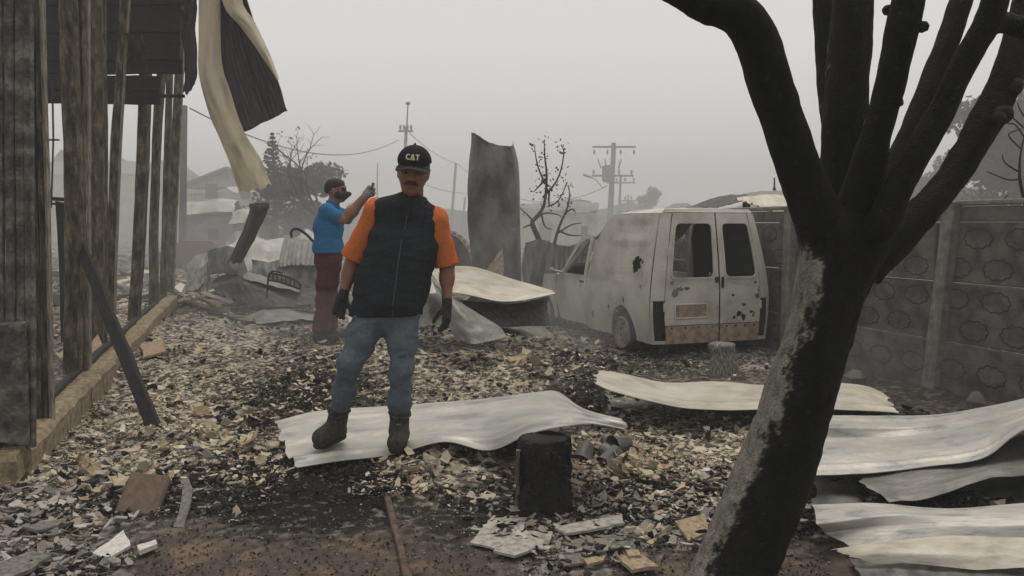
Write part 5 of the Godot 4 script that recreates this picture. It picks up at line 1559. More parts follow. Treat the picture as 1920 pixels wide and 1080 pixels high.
func loose_pieces() -> void:
	rng.seed = 71
	var fc := mat(blotch(75, [C(.20, .185, .165), C(.31, .295, .265), C(.39, .375, .345)], 8, [[C(.06, .055, .05), 24, .66, .06]], 256, .6), .92, {"tri": 3.0})
	var fcd := mat(blotch(76, [C(.08, .076, .07), C(.14, .133, .12), C(.20, .19, .175)], 8, [[C(.04, .038, .035), 24, .64, .06]], 256, .6), .92, {"tri": 3.0})
	var tan := mat(blotch(77, [C(.19, .13, .085), C(.30, .225, .15), C(.36, .29, .21)], 8, [[C(.06, .05, .04), 24, .66, .06]], 256, .6), .92, {"tri": 3.0})
	var white := mat(blotch(78, [C(.40, .38, .35), C(.52, .50, .475), C(.58, .565, .54)], 8, [[C(.14, .13, .12), 20, .69, .05]], 256, .6), .85, {"tri": 3.0})
	var brick := mat(blotch(79, [C(.085, .062, .048), C(.125, .09, .07), C(.155, .11, .085)], 7, [[C(.33, .28, .21), 20, .66, .05], [C(.04, .035, .03), 7, .58, .12]], 256, .6), .92, {"tri": 3.0})
	# rusty edging of the packed path
	var pm: MB
	var e0 := on(718, 900); var e1 := on(772, 1120)
	pm = MB.new()
	beam(pm, Vector3(0, -.012, 0), e1 - e0 + Vector3(0, -.012, 0), .03, .05, 24, .002, -1.0, Vector3.RIGHT)
	var en := one("path_edging", "rust-brown metal edging strip along the packed earth path", "edging", pm, mat(blotch(83, [C(.05, .038, .032), C(.09, .062, .047), C(.13, .085, .062)], 8, [[C(.25, .2, .15), 20, .68, .06]], 256, .6), .9, {"tri": 2.0}))
	en.position = e0
	pm = MB.new()
	bbox(pm, Vector3(0, .055, 0), Vector3(.20, .24, .05), Basis.from_euler(Vector3(-.85, .25, -.22)), .012)
	var bs := one("brick_slab", "large brown brick slab propped on end among cream shards", "brick", pm, brick)
	bs.position = on(270, 950)
	slab("pale cracked cement plate lying near the charred stump", "cement_plate", [[880, 1022], [925, 972], [988, 976], [968, 1012], [930, 1034]], fc)
	slab("broken pale cement plate touching the cracked plate", "cement_plate", [[925, 1040], [985, 1002], [1036, 1004], [1030, 1024], [965, 1050]], fc, .012, .004)
	slab("jagged long cement plate beside the cracked plate", "cement_plate", [[1040, 1000], [1110, 985], [1165, 978], [1170, 992], [1090, 1008], [1060, 1012]], fc, .012, .02)
	slab("dark cement plate between charred stump and tree", "cement_plate", [[1050, 1022], [1120, 1008], [1200, 1006], [1195, 1028], [1110, 1038]], fcd)
	slab("tan cement plate standing slightly proud beside the tree foot", "cement_plate", [[1265, 995], [1320, 985], [1330, 1010], [1290, 1022]], tan, .014, .03, .15)
	slab("pink-grey cement plate lying by the tree foot with a chip on it", "cement_plate", [[1155, 1052], [1200, 1048], [1235, 1072], [1185, 1080]], tan, .014, .01)
	slab("small chip resting on the pink-grey plate", "cement_plate", [[1172, 1046], [1196, 1044], [1202, 1056], [1178, 1058]], tan, .01, .03)
	slab("slate-grey thin plate near the tree foot", "cement_plate", [[1045, 1046], [1098, 1040], [1100, 1060], [1055, 1068]], fcd, .01)
	slab("brownish thin plate next to the slate-grey plate", "cement_plate", [[1095, 1058], [1135, 1045], [1132, 1058], [1102, 1068]], tan, .01, .01)
	slab("white broken tile with a sharp corner on the ash", "white_tile", [[174, 1048], [232, 1012], [245, 1035], [205, 1056]], white, .012, .02, .1)
	slab("white shard stuck upright behind the sharp-cornered tile", "white_tile", [[210, 978], [222, 974], [240, 1000], [220, 1004]], white, .01, .03, -.5)
	slab("small oblong white tile piece by the sharp-cornered tile", "white_tile", [[257, 1036], [292, 1024], [295, 1032], [262, 1046]], white, .02, .01)
	slab("grey plate with curled end among the shards by the plinth corner", "cement_plate", [[42, 1000], [120, 985], [125, 995], [70, 1008]], fcd, .012, .02, 0.0, "fragment", "", .3)
	slab("large flat brown-grey slab lying at the plinth corner", "cement_plate", [[0, 898], [42, 893], [38, 912], [-10, 920]], tan, .02, .03)
	slab("smooth dark plate at the lower corner of the burnt house", "cement_plate", [[-20, 1080], [60, 1050], [95, 1058], [60, 1085], [0, 1110]], fcd, .016, .03)
	slab("tilted grey sheet lying at the path's sooty edge", "cement_plate", [[325, 985], [352, 935], [362, 945], [345, 985]], fcd, .012, .05, .3)
	slab("brown slab fallen against the plinth among the studs", "cement_plate", [[150, 690], [185, 672], [205, 695], [170, 712]], tan, .02, .1, .3)
	slab("grey-brown board piece by the plinth", "cement_plate", [[265, 660], [305, 655], [312, 672], [268, 680]], tan, .02, .06, .1)
	slab("tan board fragment leaning inside the plinth", "cement_plate", [[75, 790], [118, 770], [125, 795], [95, 808]], tan, .016, .15, .3)
	# cream curved shards, shell-like, in heaps
	var cm := [mat(blotch(84, [C(.32, .26, .17), C(.44, .38, .27), C(.52, .47, .37)], 8, [[C(.1, .085, .06), 20, .68, .05]], 256, .6), .88, {"tri": 4.0}), fc, tan]
	var spots := [[820, 880, 85, 30, 46, "curled cream tile shard in the heap before the pale sheet"], [200, 905, 110, 34, 40, "curled cream shard in the heap beside the brown brick slab"], [420, 830, 110, 40, 44, "curled yellow-cream shard in the ash left of the pale sheet"], [950, 690, 150, 26, 34, "curled tan shard in the rubble behind the pale sheet"], [1180, 890, 90, 34, 30, "curled cream shard between the charred stump and the tree"], [110, 690, 90, 100, 22, "curled tan shard fallen among the burnt studs"]]
	var shapes := [flake(21, 7, 1.3, .05, .8), flake(22, 6, 1.9, .05, .9), flake(23, 8, .8, .05, .6), flake(24, 6, -1.2, .06, .5)]
	for q in shapes.size(): shapes[q] = shapes[q].mesh()
	for s in spots:
		for k in s[4]:
			var p := on(s[0] + rng.randfn() * s[2] * .5, s[1] + rng.randfn() * s[3] * .5)
			if s[0] == 110 and p.x > -2.4: continue
			var n := one("curled_shard", s[5], "shard", shapes[rng.randi() % 4], cm[0] if rng.randf() < .7 else cm[1 + rng.randi() % 2], s[5].replace("shard", "shards"))
			var z := rng.randf_range(.07, .15) * clampf(-p.z / 5.0, .8, 1.5)
			n.transform = Transform3D(Basis.from_euler(Vector3(rng.randfn() * .45, rng.randf() * TAU, rng.randfn() * .45)) * Basis.from_scale(Vector3(z, z * .8, z * .75)), p + Vector3(0, .02 + rng.randf() * .05, 0))
	# sooty cups in the ash
	var said := ["sooty open cup lying on its side by the charred stump", "sooty cup lying mouth down among the cups", "sooty cup tipped towards the tree", "sooty cup at the back of the cluster", "sooty cup half sunk in ash at the front of the cluster"]
	var i := 0
	for s in [[1103, 862, .35, -.5], [1128, 868, .15, 1.0], [1160, 872, .3, -.9], [1138, 848, .25, .4], [1180, 858, -.3, -1.0]]:
		var p := on(s[0], s[1])
		var mb := MB.new()
		lathe(mb, [Vector2(.028, .0), Vector2(.034, .002), Vector2(.045, .07), Vector2(.05, .10), Vector2(.053, .102), Vector2(.047, .098), Vector2(.041, .07), Vector2(.03, .012), Vector2(0, .01)], 18, Vector3.ZERO, Basis.IDENTITY, .04)
		var n := one("sooty_cup", said[i], "cup", mb, M.metal_smoked)
		n.transform = Transform3D(Basis.from_euler(Vector3(1.9 + s[2], s[3], 0)).scaled(Vector3.ONE * 1.25), p + Vector3(0, .085, -.03))
		i += 1
	# wire loop on the curled heap
	var wl := MB.new()
	tube(wl, [on(752, 905) + Vector3(0, .0, 0), on(752, 905) + Vector3(.0, .09, -.02), on(790, 880) + Vector3(0, .05, 0)], [.004, .004, .004], 5)
	one("bent_wire", "short bent wire sticking out of the curled cream heap", "wire", wl, M.wire)

# ---------- people: smooth fields of tapered capsules, meshed as surface nets
class Sdf:
	var a := PackedVector3Array()
	var ba := PackedVector3Array()
	var il := PackedFloat32Array()
	var ra := PackedFloat32Array()
	var rb := PackedFloat32Array()
	var k := PackedFloat32Array()
	var cut := PackedInt32Array()
	var pn := PackedVector3Array()
	var pd := PackedFloat32Array()
	var amp := 0.0
	var fq := Vector3.ONE
	var noise: FastNoiseLite
	var lo := Vector3.ONE * 1e9
	var hi := Vector3.ONE * -1e9
	func cap(p: Vector3, q: Vector3, r0: float, r1 := -1.0, kk := .03, carve := 0) -> void:
		if r1 < 0: r1 = r0
		a.append(p); ba.append(q - p); il.append(1.0 / maxf((q - p).length_squared(), 1e-9))
		ra.append(r0); rb.append(r1); k.append(kk); cut.append(carve)
		if not carve:
			var m := maxf(r0, r1) + .012
			lo = lo.min(p.min(q) - Vector3.ONE * m); hi = hi.max(p.max(q) + Vector3.ONE * m)
	func chain(ps: Array, rs: Array, kk := .03) -> void:
		for i in ps.size() - 1: cap(ps[i], ps[i + 1], rs[i], rs[i + 1], kk)
	func clip(n: Vector3, at: Vector3) -> void:
		n = n.normalized(); pn.append(n); pd.append(n.dot(at))
	func dist(p: Vector3) -> float:
		var d := 1e3
		for i in a.size():
			var pa := p - a[i]
			var h := clampf(pa.dot(ba[i]) * il[i], 0.0, 1.0)
			var e := (pa - ba[i] * h).length() - lerpf(ra[i], rb[i], h)
			var kk := k[i]
			if cut[i]:
				var w := maxf(kk - absf(d + e), 0.0) / kk
				d = maxf(d, -e) + w * w * kk * .25
			else:
				var w := maxf(kk - absf(d - e), 0.0) / kk
				d = minf(d, e) - w * w * kk * .25
		if amp > 0.0 and absf(d) < .06: d += amp * noise.get_noise_3d(p.x * fq.x, p.y * fq.y, p.z * fq.z)
		for i in pn.size(): d = maxf(d, pn[i].dot(p) - pd[i])
		return d

func net(mb: MB, s: Sdf, h: float, xf := Transform3D.IDENTITY, colf = null) -> void:
	var n := Vector3i(((s.hi - s.lo) / h).ceil()) + Vector3i(2, 2, 2)
	var o := s.lo - Vector3.ONE * h * .5
	var B := 5
	var nb := Vector3i((n.x + B - 1) / B, (n.y + B - 1) / B, (n.z + B - 1) / B)
	n = nb * B + Vector3i.ONE
	var vals := PackedFloat32Array(); vals.resize(n.x * n.y * n.z); vals.fill(1e3)
	var done := PackedByteArray(); done.resize(vals.size())
	var act := []
	var lim := B * h * .87 + h + .035
	for z in nb.z:
		for y in nb.y:
			for x in nb.x:
				var d := s.dist(o + (Vector3(x, y, z) + Vector3.ONE * .5) * B * h)
				if absf(d) <= lim: act.append(Vector3i(x, y, z) * B)
				elif d < 0:
					for k in B + 1:
						for j in B + 1:
							for i in B + 1:
								vals[((z * B + k) * n.y + y * B + j) * n.x + x * B + i] = -1e3
	for b in act:
		for k in B + 1:
			for j in B + 1:
				for i in B + 1:
					var q: int = ((b.z + k) * n.y + b.y + j) * n.x + b.x + i
					if done[q] == 0:
						done[q] = 1
						vals[q] = s.dist(o + Vector3(b.x + i, b.y + j, b.z + k) * h)
	var vi := PackedInt32Array(); vi.resize(vals.size()); vi.fill(-1)
	var sx := 1; var sy := n.x; var sz := n.x * n.y
	var off := [0, sx, sy, sx + sy, sz, sx + sz, sy + sz, sx + sy + sz]
	var corner := [Vector3(0, 0, 0), Vector3(1, 0, 0), Vector3(0, 1, 0), Vector3(1, 1, 0), Vector3(0, 0, 1), Vector3(1, 0, 1), Vector3(0, 1, 1), Vector3(1, 1, 1)]
	var edges := [[0, 1], [2, 3], [4, 5], [6, 7], [0, 2], [1, 3], [4, 6], [5, 7], [0, 4], [1, 5], [2, 6], [3, 7]]
	for b in act:
		for k in B:
			for j in B:
				for i in B:
					var q: int = ((b.z + k) * n.y + b.y + j) * n.x + b.x + i
					var m := 0
					for c in 8:
						if vals[q + off[c]] < 0.0: m |= 1 << c
					if m == 0 or m == 255: continue
					var sum := Vector3.ZERO; var cnt := 0
					for e in edges:
						var v0 := vals[q + off[e[0]]]; var v1 := vals[q + off[e[1]]]
						if (v0 < 0.0) != (v1 < 0.0):
							sum += (corner[e[0]] as Vector3).lerp(corner[e[1]], v0 / (v0 - v1)); cnt += 1
					var p := o + (Vector3(b.x + i, b.y + j, b.z + k) + sum / cnt) * h
					vi[q] = mb.vert(xf * p, Vector2(p.x + p.z, p.y), colf.call(p) if colf != null else Color.WHITE)
	for b in act:
		for k in B:
			for j in B:
				for i in B:
					var q: int = ((b.z + k) * n.y + b.y + j) * n.x + b.x + i
					for ax in 3:
						var s1: int = [sx, sy, sz][ax]; var u: int = [sy, sz, sx][ax]; var w: int = [sz, sx, sy][ax]
						var v0 := vals[q]; var v1 := vals[q + s1]
						if (v0 < 0.0) == (v1 < 0.0): continue
						if q - u - w < 0: continue
						var A := vi[q]; var Bq := vi[q - u]; var Cq := vi[q - u - w]; var D := vi[q - w]
						if A < 0 or Bq < 0 or Cq < 0 or D < 0: continue
						if v0 < 0.0: mb.quad(A, D, Cq, Bq)
						else: mb.quad(A, Bq, Cq, D)

# a hand: wrist at the origin, fingers along -y, palm towards +z, thumb towards +x (side = -1 mirrors)
func hand(s: Sdf, T: Transform3D, side: float, curl: float, fat := 1.0) -> void:
	var W := func(v: Vector3) -> Vector3: return T * Vector3(v.x * side, v.y, v.z)
	s.cap(W.call(Vector3(0, .03, 0)), W.call(Vector3(0, -.015, 0)), .027 * fat, .026 * fat, .02)
	for x in [-.027, -.009, .010, .028]:
		s.cap(W.call(Vector3(x * .7, -.015, 0)), W.call(Vector3(x, -.088, 0)), .016 * fat, .0135 * fat, .016)
	var len := [.066, .078, .084, .074]
	for i in 4:
		var x: float = [-.032, -.011, .011, .031][i]
		var p := Vector3(x, -.088, 0); var a := curl * (.35 + .1 * (3 - i))
		for sgm in 3:
			var L: float = len[i] * [.44, .31, .25][sgm]
			var q := p + Vector3(x * .04, -cos(a), sin(a)).normalized() * L
			s.cap(W.call(p), W.call(q), (.0098 - sgm * .0008) * fat, (.0092 - sgm * .0009) * fat, .005)
			p = q; a += curl * .75
	var t := Vector3(.026, -.028, .006)
	for st in [[Vector3(.052, -.06, .022), .0135, .012], [Vector3(.058, -.09, .034 + .02 * curl), .0115, .0105], [Vector3(.052, -.113, .046 + .03 * curl), .0105, .009]]:
		s.cap(W.call(t), W.call(st[0]), st[1] * fat, st[2] * fat, .007)
		t = st[0]
func head(mb: MB, T: Transform3D, skin: Color) -> void:
	var s := Sdf.new()
	s.cap(Vector3(0, .035, -.028), Vector3(0, .04, .022), .082, .074, .03)
	s.cap(Vector3(0, 0, .032), Vector3(0, -.066, .044), .062, .047, .03)
	for x in [-1, 1]:
		s.cap(Vector3(x * .056, -.02, .0), Vector3(x * .026, -.09, .05), .026, .022, .03)
		s.cap(Vector3(x * .036, -.02, .066), Vector3(x * .03, -.036, .068), .026, .024, .02)
		s.cap(Vector3(x * .078, .016, -.012), Vector3(x * .074, -.028, -.002), .014, .011, .008)
	s.cap(Vector3(-.034, .026, .078), Vector3(.034, .026, .078), .015, .015, .015)
	s.cap(Vector3(0, -.1, .066), Vector3(0, -.096, .06), .022, .022, .02)
	for x in [-1, 1]: s.cap(Vector3(x * .032, .004, .112), Vector3(x * .034, .003, .112), .019, .019, .012, 1)
	s.cap(Vector3(0, .018, .088), Vector3(0, -.026, .112), .009, .013, .012)
	for x in [-1, 1]: s.cap(Vector3(x * .012, -.03, .1), Vector3(x * .014, -.031, .098), .010, .009, .008)
	s.cap(Vector3(-.022, -.056, .088), Vector3(.022, -.056, .088), .008, .008, .008)
	s.cap(Vector3(-.018, -.069, .088), Vector3(.018, -.069, .088), .009, .009, .008)
	s.cap(Vector3(-.014, -.0625, .104), Vector3(.014, -.0625, .104), .003, .003, .006, 1)
	s.cap(Vector3(0, -.06, -.022), Vector3(0, -.19, -.04), .056, .062, .03)
	net(mb, s, .0042, T, func(p: Vector3) -> Color:
		var lip := p.z > .088 and absf(p.y + .063) < .015 and absf(p.x) < .03
		return Color(skin.r * 1.05, skin.g * .72, skin.b * .7) if lip else skin)
func eyes(parent: Node3D, T: Transform3D) -> void:
	var ew := mat(lin(.2, .18, .165), .35)
	for x in [-1, 1]:
		var m := MB.new()
		var pr := []
		for k in 9: pr.append(Vector2(sin(PI * k / 8.0) * .0125, cos(PI * k / 8.0) * .0125))
		lathe(m, pr, 14, T * Vector3(x * .032, .004, .086))
		var e := obj("eye", m, ew, parent)
		m = MB.new()
		lathe(m, [Vector2(0, .0135), Vector2(.006, .0118), Vector2(.006, .009)], 12, T * Vector3(x * .032, .004, .086), T.basis * Basis(Vector3.RIGHT, PI / 2))
		obj("iris", m, M.soot, e)
func cloth(cols: Array, sd: int, scale := 3.0, rough := .9) -> StandardMaterial3D:
	return mat(blotch(sd, cols, 9, [], 256, .6), rough, {"tri": scale, "n": M.bumpf, "ns": .35, "spec": .2})
func piece(called: String, s: Sdf, h: float, m: Material, parent: Node, label := "") -> MeshInstance3D:
	var mb := MB.new()
	net(mb, s, h)
	var n := obj(called, mb, m, parent)
	if label: n.set_meta("label", label)
	return n
func folds(s: Sdf, amp: float, f: Vector3) -> void:
	s.amp = amp; s.fq = f; s.noise = nz

func people() -> void:
	rng.seed = 83
	walker()
	helper_man()

func walker() -> void:
	var D := 5.08
	var o := P(690, 838, D); o.y = .075
	var t := thing("person", "man in a black cap, dark quilted vest and orange shirt walking over the pale sheet", "person", o)
	var J := func(px: float, py: float, dd: float) -> Vector3: return P(px, py, D + dd) - o
	var hipR: Vector3 = J.call(694, 590, .02); var hipL: Vector3 = J.call(756, 592, .0)
	var kneeR: Vector3 = J.call(658, 682, -.10); var kneeL: Vector3 = J.call(752, 692, -.10)
	var ankR: Vector3 = J.call(630, 795, .06); var ankL: Vector3 = J.call(748, 806, -.02)
	ankR.y = .105; ankL.y = .10
	var toeR := ankR + Vector3(-.055, -.062, .165); var toeL := ankL + Vector3(.012, -.058, .18)
	var heelR := ankR + Vector3(.01, -.06, -.045); var heelL := ankL + Vector3(0, -.056, -.045)
	var pel: Vector3 = J.call(724, 568, .03); var waist: Vector3 = J.call(735, 520, .04)
	var chest: Vector3 = J.call(757, 450, .08); var nek: Vector3 = J.call(772, 385, .06)
	var shR: Vector3 = J.call(706, 394, .07); var shL: Vector3 = J.call(818, 412, .04)
	var elR: Vector3 = J.call(661, 492, .12); var elL: Vector3 = J.call(838, 498, .09)
	var wrR: Vector3 = J.call(643, 556, .03); var wrL: Vector3 = J.call(838, 572, .0)
	var hd: Vector3 = J.call(775, 323, .02)
	var skin := C(.19, .09, .054)
	# the body
	var s := Sdf.new()
	s.chain([pel, waist, chest, nek], [.11, .10, .085, .05], .05)
	s.chain([chest + Vector3(-.07, 0, 0), shR, elR, wrR], [.07, .055, .042, .029], .03)
	s.chain([chest + Vector3(.07, 0, 0), shL, elL, wrL], [.07, .055, .042, .029], .03)
	s.cap(elR.lerp(wrR, .3), elR.lerp(wrR, .35), .046, .045, .03)
	s.cap(elL.lerp(wrL, .3), elL.lerp(wrL, .35), .046, .045, .03)
	s.chain([hipR, kneeR, ankR, toeR], [.085, .055, .04, .03], .03)
	s.chain([hipL, kneeL, ankL, toeL], [.085, .055, .04, .03], .03)
	var HT := Transform3D(Basis.from_euler(Vector3(.15, .02, -.08)).scaled(Vector3.ONE * 1.1), hd)
	s.cap(nek, HT * Vector3(0, -.1, -.03), .062, .058, .03)
	var mb := MB.new()
	net(mb, s, .014, Transform3D.IDENTITY, func(_p: Vector3) -> Color: return skin)
	head(mb, HT, skin)
	var hs := Sdf.new()
	obj("body", mb, mat(null, .55, {"vc": true, "n": M.bumpf, "ns": .15, "tri": 6.0}), t)
	eyes(t, HT)
	# moustache, hair
	s = Sdf.new()
	s.chain([Vector3(-.034, -.058, .086), Vector3(-.014, -.046, .102), Vector3(.014, -.046, .102), Vector3(.034, -.058, .086)], [.006, .010, .010, .006], .006)
	folds(s, .002, Vector3(900, 900, 900))
	mb = MB.new(); net(mb, s, .004, HT)
	var hairm := mat(blotch(91, [C(.012, .011, .010), C(.03, .028, .026)], 20), .75, {"tri": 12.0, "n": M.bumpf, "ns": 1.0})
	obj("moustache", mb, hairm, t)
	s = Sdf.new()
	s.cap(Vector3(0, .03, -.03), Vector3(0, .0, -.035), .086, .076, .03)
	for x in [-1, 1]: s.cap(Vector3(x * .072, .02, -.0), Vector3(x * .070, -.01, .006), .013, .008, .02)
	s.clip(Vector3(0, 0, 1), Vector3(0, 0, .02)); s.clip(Vector3(0, -1, 0), Vector3(0, -.05, 0))
	mb = MB.new(); net(mb, s, .007, HT)
	obj("hair", mb, hairm, t)
	# cap with its brim and badge
	var cm := cloth([C(.010, .010, .0105), C(.018, .018, .018), C(.026, .026, .026)], 92, 8.0)
	s = Sdf.new()
	s.cap(Vector3(0, .052, -.03), Vector3(0, .060, .022), .094, .086, .03)
	s.cap(Vector3(0, .15, -.006), Vector3(0, .152, -.006), .008, .008, .006)
	s.clip(Vector3(0, -1, -.12), Vector3(0, .038, .09))
	mb = MB.new(); net(mb, s, .007, HT)
	var cap := obj("cap", mb, cm, t)
	mb = MB.new()
	var bo := PackedVector2Array()
	for k in 17:
		var a := PI * k / 16.0
		bo.append(Vector2(-cos(a) * .088, .075 + sin(a) * .08))
	bo.append(Vector2(.088, .02)); bo.append(Vector2(.05, .06)); bo.append(Vector2(0, .075)); bo.append(Vector2(-.05, .06)); bo.append(Vector2(-.088, .02))
	plate(mb, bo, [], Vector2(.015, .015), func(q: Vector2) -> Vector3: return HT * Vector3(q.x, .052 - q.x * q.x * 4.6 - (q.y - .06) * .24, q.y), .006)
	obj("brim", mb, cloth([C(.03, .03, .03), C(.05, .05, .05)], 93, 8.0), cap)
	var fnt := SystemFont.new()
	fnt.font_names = PackedStringArray(["Droid Sans"])
	fnt.font_weight = 900
	var tm := TextMesh.new()
	tm.text = "CAT"; tm.font = fnt; tm.font_size = 32; tm.pixel_size = .00128; tm.depth = .007
	var BT := HT * Transform3D(Basis(Vector3.RIGHT, -.28), Vector3(0, .088, .102))
	var tx := obj("badge_letters", tm, mat(lin(.62, .62, .60), .7), cap)
	tx.transform = BT
	mb = MB.new()
	mb.face([BT * Vector3(-.015, -.0165, .0065), BT * Vector3(.0, .001, .0065), BT * Vector3(.015, -.0165, .0065)])
	mb.face([BT * Vector3(-.015, -.0165, -.004), BT * Vector3(-.015, -.0165, .0065), BT * Vector3(.015, -.0165, .0065), BT * Vector3(.015, -.0165, -.004)])
	obj("badge_triangle", mb, mat(lin(.62, .36, .03), .7), cap)
	# orange shirt: sleeves and collar
	var om := cloth([C(.44, .115, .034), C(.50, .135, .04), C(.54, .15, .048)], 94, 4.0)
	var seR: Vector3 = shR.lerp(elR, .93); var seL: Vector3 = shL.lerp(elL, .98)
	var sl := Sdf.new()
	sl.chain([shR + Vector3(.06, -.01, 0), shR, shR.lerp(elR, 1.12)], [.05, .066, .083], .04)
	sl.clip(elR - shR, seR)
	folds(sl, .014, Vector3(600, 350, 600))
	piece("sleeve", sl, .009, om, t)
	sl = Sdf.new()
	sl.chain([shL + Vector3(-.06, -.01, 0), shL, shL.lerp(elL, 1.12)], [.05, .066, .081], .04)
	sl.clip(elL - shL, seL)
	folds(sl, .014, Vector3(600, 350, 600))
	piece("sleeve", sl, .009, om, t)
	sl = Sdf.new()
	sl.cap(nek + Vector3(0, -.05, .0), nek + Vector3(0, .035, .012), .082, .070, .02)
	sl.cap(nek + Vector3(0, -.03, .075), nek + Vector3(0, .06, .10), .03, .035, .02, 1)
	sl.clip(Vector3(0, 1, -.3), nek + Vector3(0, .035, 0))
	piece("collar", sl, .007, om, t, "orange shirt collar")
	# vest
	var vm := cloth([C(.011, .013, .017), C(.018, .021, .026), C(.027, .030, .036)], 95, 5.0)
	s = Sdf.new()
	s.chain([J.call(738, 402, .06), J.call(728, 465, .04), J.call(706, 535, .03), J.call(694, 600, .02)], [.096, .120, .126, .128], .06)
	s.chain([J.call(790, 412, .05), J.call(782, 470, .03), J.call(762, 535, .02), J.call(750, 600, .02)], [.094, .120, .124, .126], .06)
	s.chain([J.call(716, 394, .06), J.call(764, 388, .05), J.call(812, 412, .04)], [.078, .086, .076], .05)
	s.chain([J.call(755, 470, -.02), J.call(738, 560, -.05)], [.125, .13], .06)
	folds(s, .018, Vector3(260, 900, 260))
	s.clip(Vector3(.03, -1, 0), J.call(724, 592, 0))
	piece("vest", s, .010, vm, t, "dark navy quilted sleeveless vest")
	s = Sdf.new()
	for k in 14:
		var a0 := lerpf(-.8, PI + .8, k / 14.0); var a1 := lerpf(-.8, PI + .8, (k + 1) / 14.0)
		var r := .079
		var c0 := nek + Vector3(0, -.015, .005)
		var p0 := c0 + Vector3(cos(a0) * r, .022 + .028 * sin(a0) * .6, -sin(a0) * r); var p1 := c0 + Vector3(cos(a1) * r, .022 + .028 * sin(a1) * .6, -sin(a1) * r)
		for q in 3: s.cap(p0 + Vector3(0, -.024 + .024 * q, 0), p1 + Vector3(0, -.024 + .024 * q, 0), .013, .013, .012)
	piece("vest_collar", s, .007, vm, t)
	mb = MB.new()
	var zp := []; var zr := []
	for k in 9:
		var f := k / 8.0
		zp.append((J.call(764, 404, 0) as Vector3).lerp(J.call(742, 588, 0), f) + Vector3(0, 0, 0)); zr.append(.0035)
	for k in zp.size():
		# lay the zip on the front of the vest
		var p: Vector3 = zp[k]; p.z += .4
		zp[k] = p
	var vs := Sdf.new()
	vs.chain([J.call(738, 402, .06), J.call(728, 465, .04), J.call(706, 535, .03), J.call(694, 600, .02)], [.096, .120, .126, .128], .06)
	vs.chain([J.call(790, 412, .05), J.call(782, 470, .03), J.call(762, 535, .02), J.call(750, 600, .02)], [.094, .120, .124, .126], .06)
	vs.chain([J.call(716, 394, .06), J.call(764, 388, .05), J.call(812, 412, .04)], [.078, .086, .076], .05)
	vs.chain([J.call(755, 470, -.02), J.call(738, 560, -.05)], [.125, .13], .06)
	folds(vs, .018, Vector3(260, 900, 260))
	for k in zp.size():
		var p: Vector3 = zp[k]
		for it in 30: p.z -= clampf(vs.dist(p) * .8, -.05, .05)
		zp[k] = p + Vector3(0, 0, .001)
	tube(mb, zp, zr, 6, 0.0, null, 3)
	obj("zip", mb, mat(lin(.045, .045, .047), .5), t)
	# jeans
	s = Sdf.new()
	s.chain([J.call(722, 566, .03), J.call(724, 588, .03)], [.12, .125], .06)
	s.chain([hipR + Vector3(0, .02, 0), hipR.lerp(kneeR, .5), kneeR, kneeR.lerp(ankR, .45), ankR + Vector3(0, -.01, 0)], [.104, .088, .064, .062, .062], .05)
	s.chain([hipL + Vector3(0, .02, 0), hipL.lerp(kneeL, .5), kneeL, kneeL.lerp(ankL, .45), ankL + Vector3(0, -.01, 0)], [.104, .088, .064, .062, .062], .05)
	folds(s, .022, Vector3(620, 900, 620))
	s.clip(Vector3(-.25, -1, 0), Vector3(ankR.x, .21, 0))
	s.clip(Vector3(0, -1, 0), Vector3(0, .17, 0))
	piece("jeans", s, .010, cloth([C(.075, .092, .11), C(.095, .118, .142), C(.125, .15, .178)], 96, 7.0), t, "faded blue jeans")
	# boots
	var bm := cloth([C(.022, .018, .015), C(.045, .037, .030), C(.085, .077, .067)], 97, 5.0, .8)
	for q in [[ankR, toeR, heelR, kneeR], [ankL, toeL, heelL, kneeL]]:
		s = Sdf.new()
		var up: Vector3 = q[0] + (q[3] - q[0]).normalized() * .11
		s.cap(q[0] + Vector3(0, -.02, -.01), up, .055, .060, .03)
		s.cap(q[2] + Vector3(0, .012, 0), q[1] + Vector3(0, .012, -.02), .046, .05, .04)
		s.cap(q[0] + Vector3(0, -.01, .02), q[1] + Vector3(0, .01, 0), .05, .046, .04)
		folds(s, .008, Vector3(600, 600, 600))
		s.clip(q[3] - q[0], up)
		s.clip(Vector3(0, -1, 0), Vector3(0, .018, 0))
		var bt := piece("boot", s, .008, bm, t)
		mb = MB.new()
		s = Sdf.new()
		s.cap(q[2] + Vector3(0, -.01, 0), q[1] + Vector3(0, -.01, -.01), .05, .054, .03)
		s.clip(Vector3(0, 1, 0), Vector3(0, .022, 0)); s.clip(Vector3(0, -1, 0), Vector3(0, -.004, 0))
		net(mb, s, .008)
		obj("sole", mb, M.soot, bt)
		for k in 5:
			mb = MB.new()
			var c: Vector3 = q[0].lerp(q[1], .45 - k * .12) + Vector3(0, .038 + k * .016, .012 - k * .004)
			if k > 2: c = q[0] + Vector3(0, .02 + (k - 2) * .032, .058)
			tube(mb, [c + Vector3(-.026, -.004, -.006), c + Vector3(0, .004, .006), c + Vector3(.026, -.004, -.006)], [.0035, .004, .0035], 5)
			obj("lace", mb, M.seat, bt)
		s = Sdf.new()
		for k in 12:
			var t0 := TAU * k / 12.0; var t1 := TAU * (k + 1) / 12.0
			s.cap(up + Vector3(cos(t0) * .056, -.006, sin(t0) * .056), up + Vector3(cos(t1) * .056, -.006, sin(t1) * .056), .014, .014, .01)
		folds(s, .008, Vector3(900, 900, 900))
		mb = MB.new()
		net(mb, s, .007)
		obj("cuff", mb, bm, bt)
	# gloves
	var gm := cloth([C(.013, .013, .014), C(.024, .024, .025), C(.05, .05, .05)], 98, 6.0)
	s = Sdf.new()
	var dR := (wrR - elR).normalized()
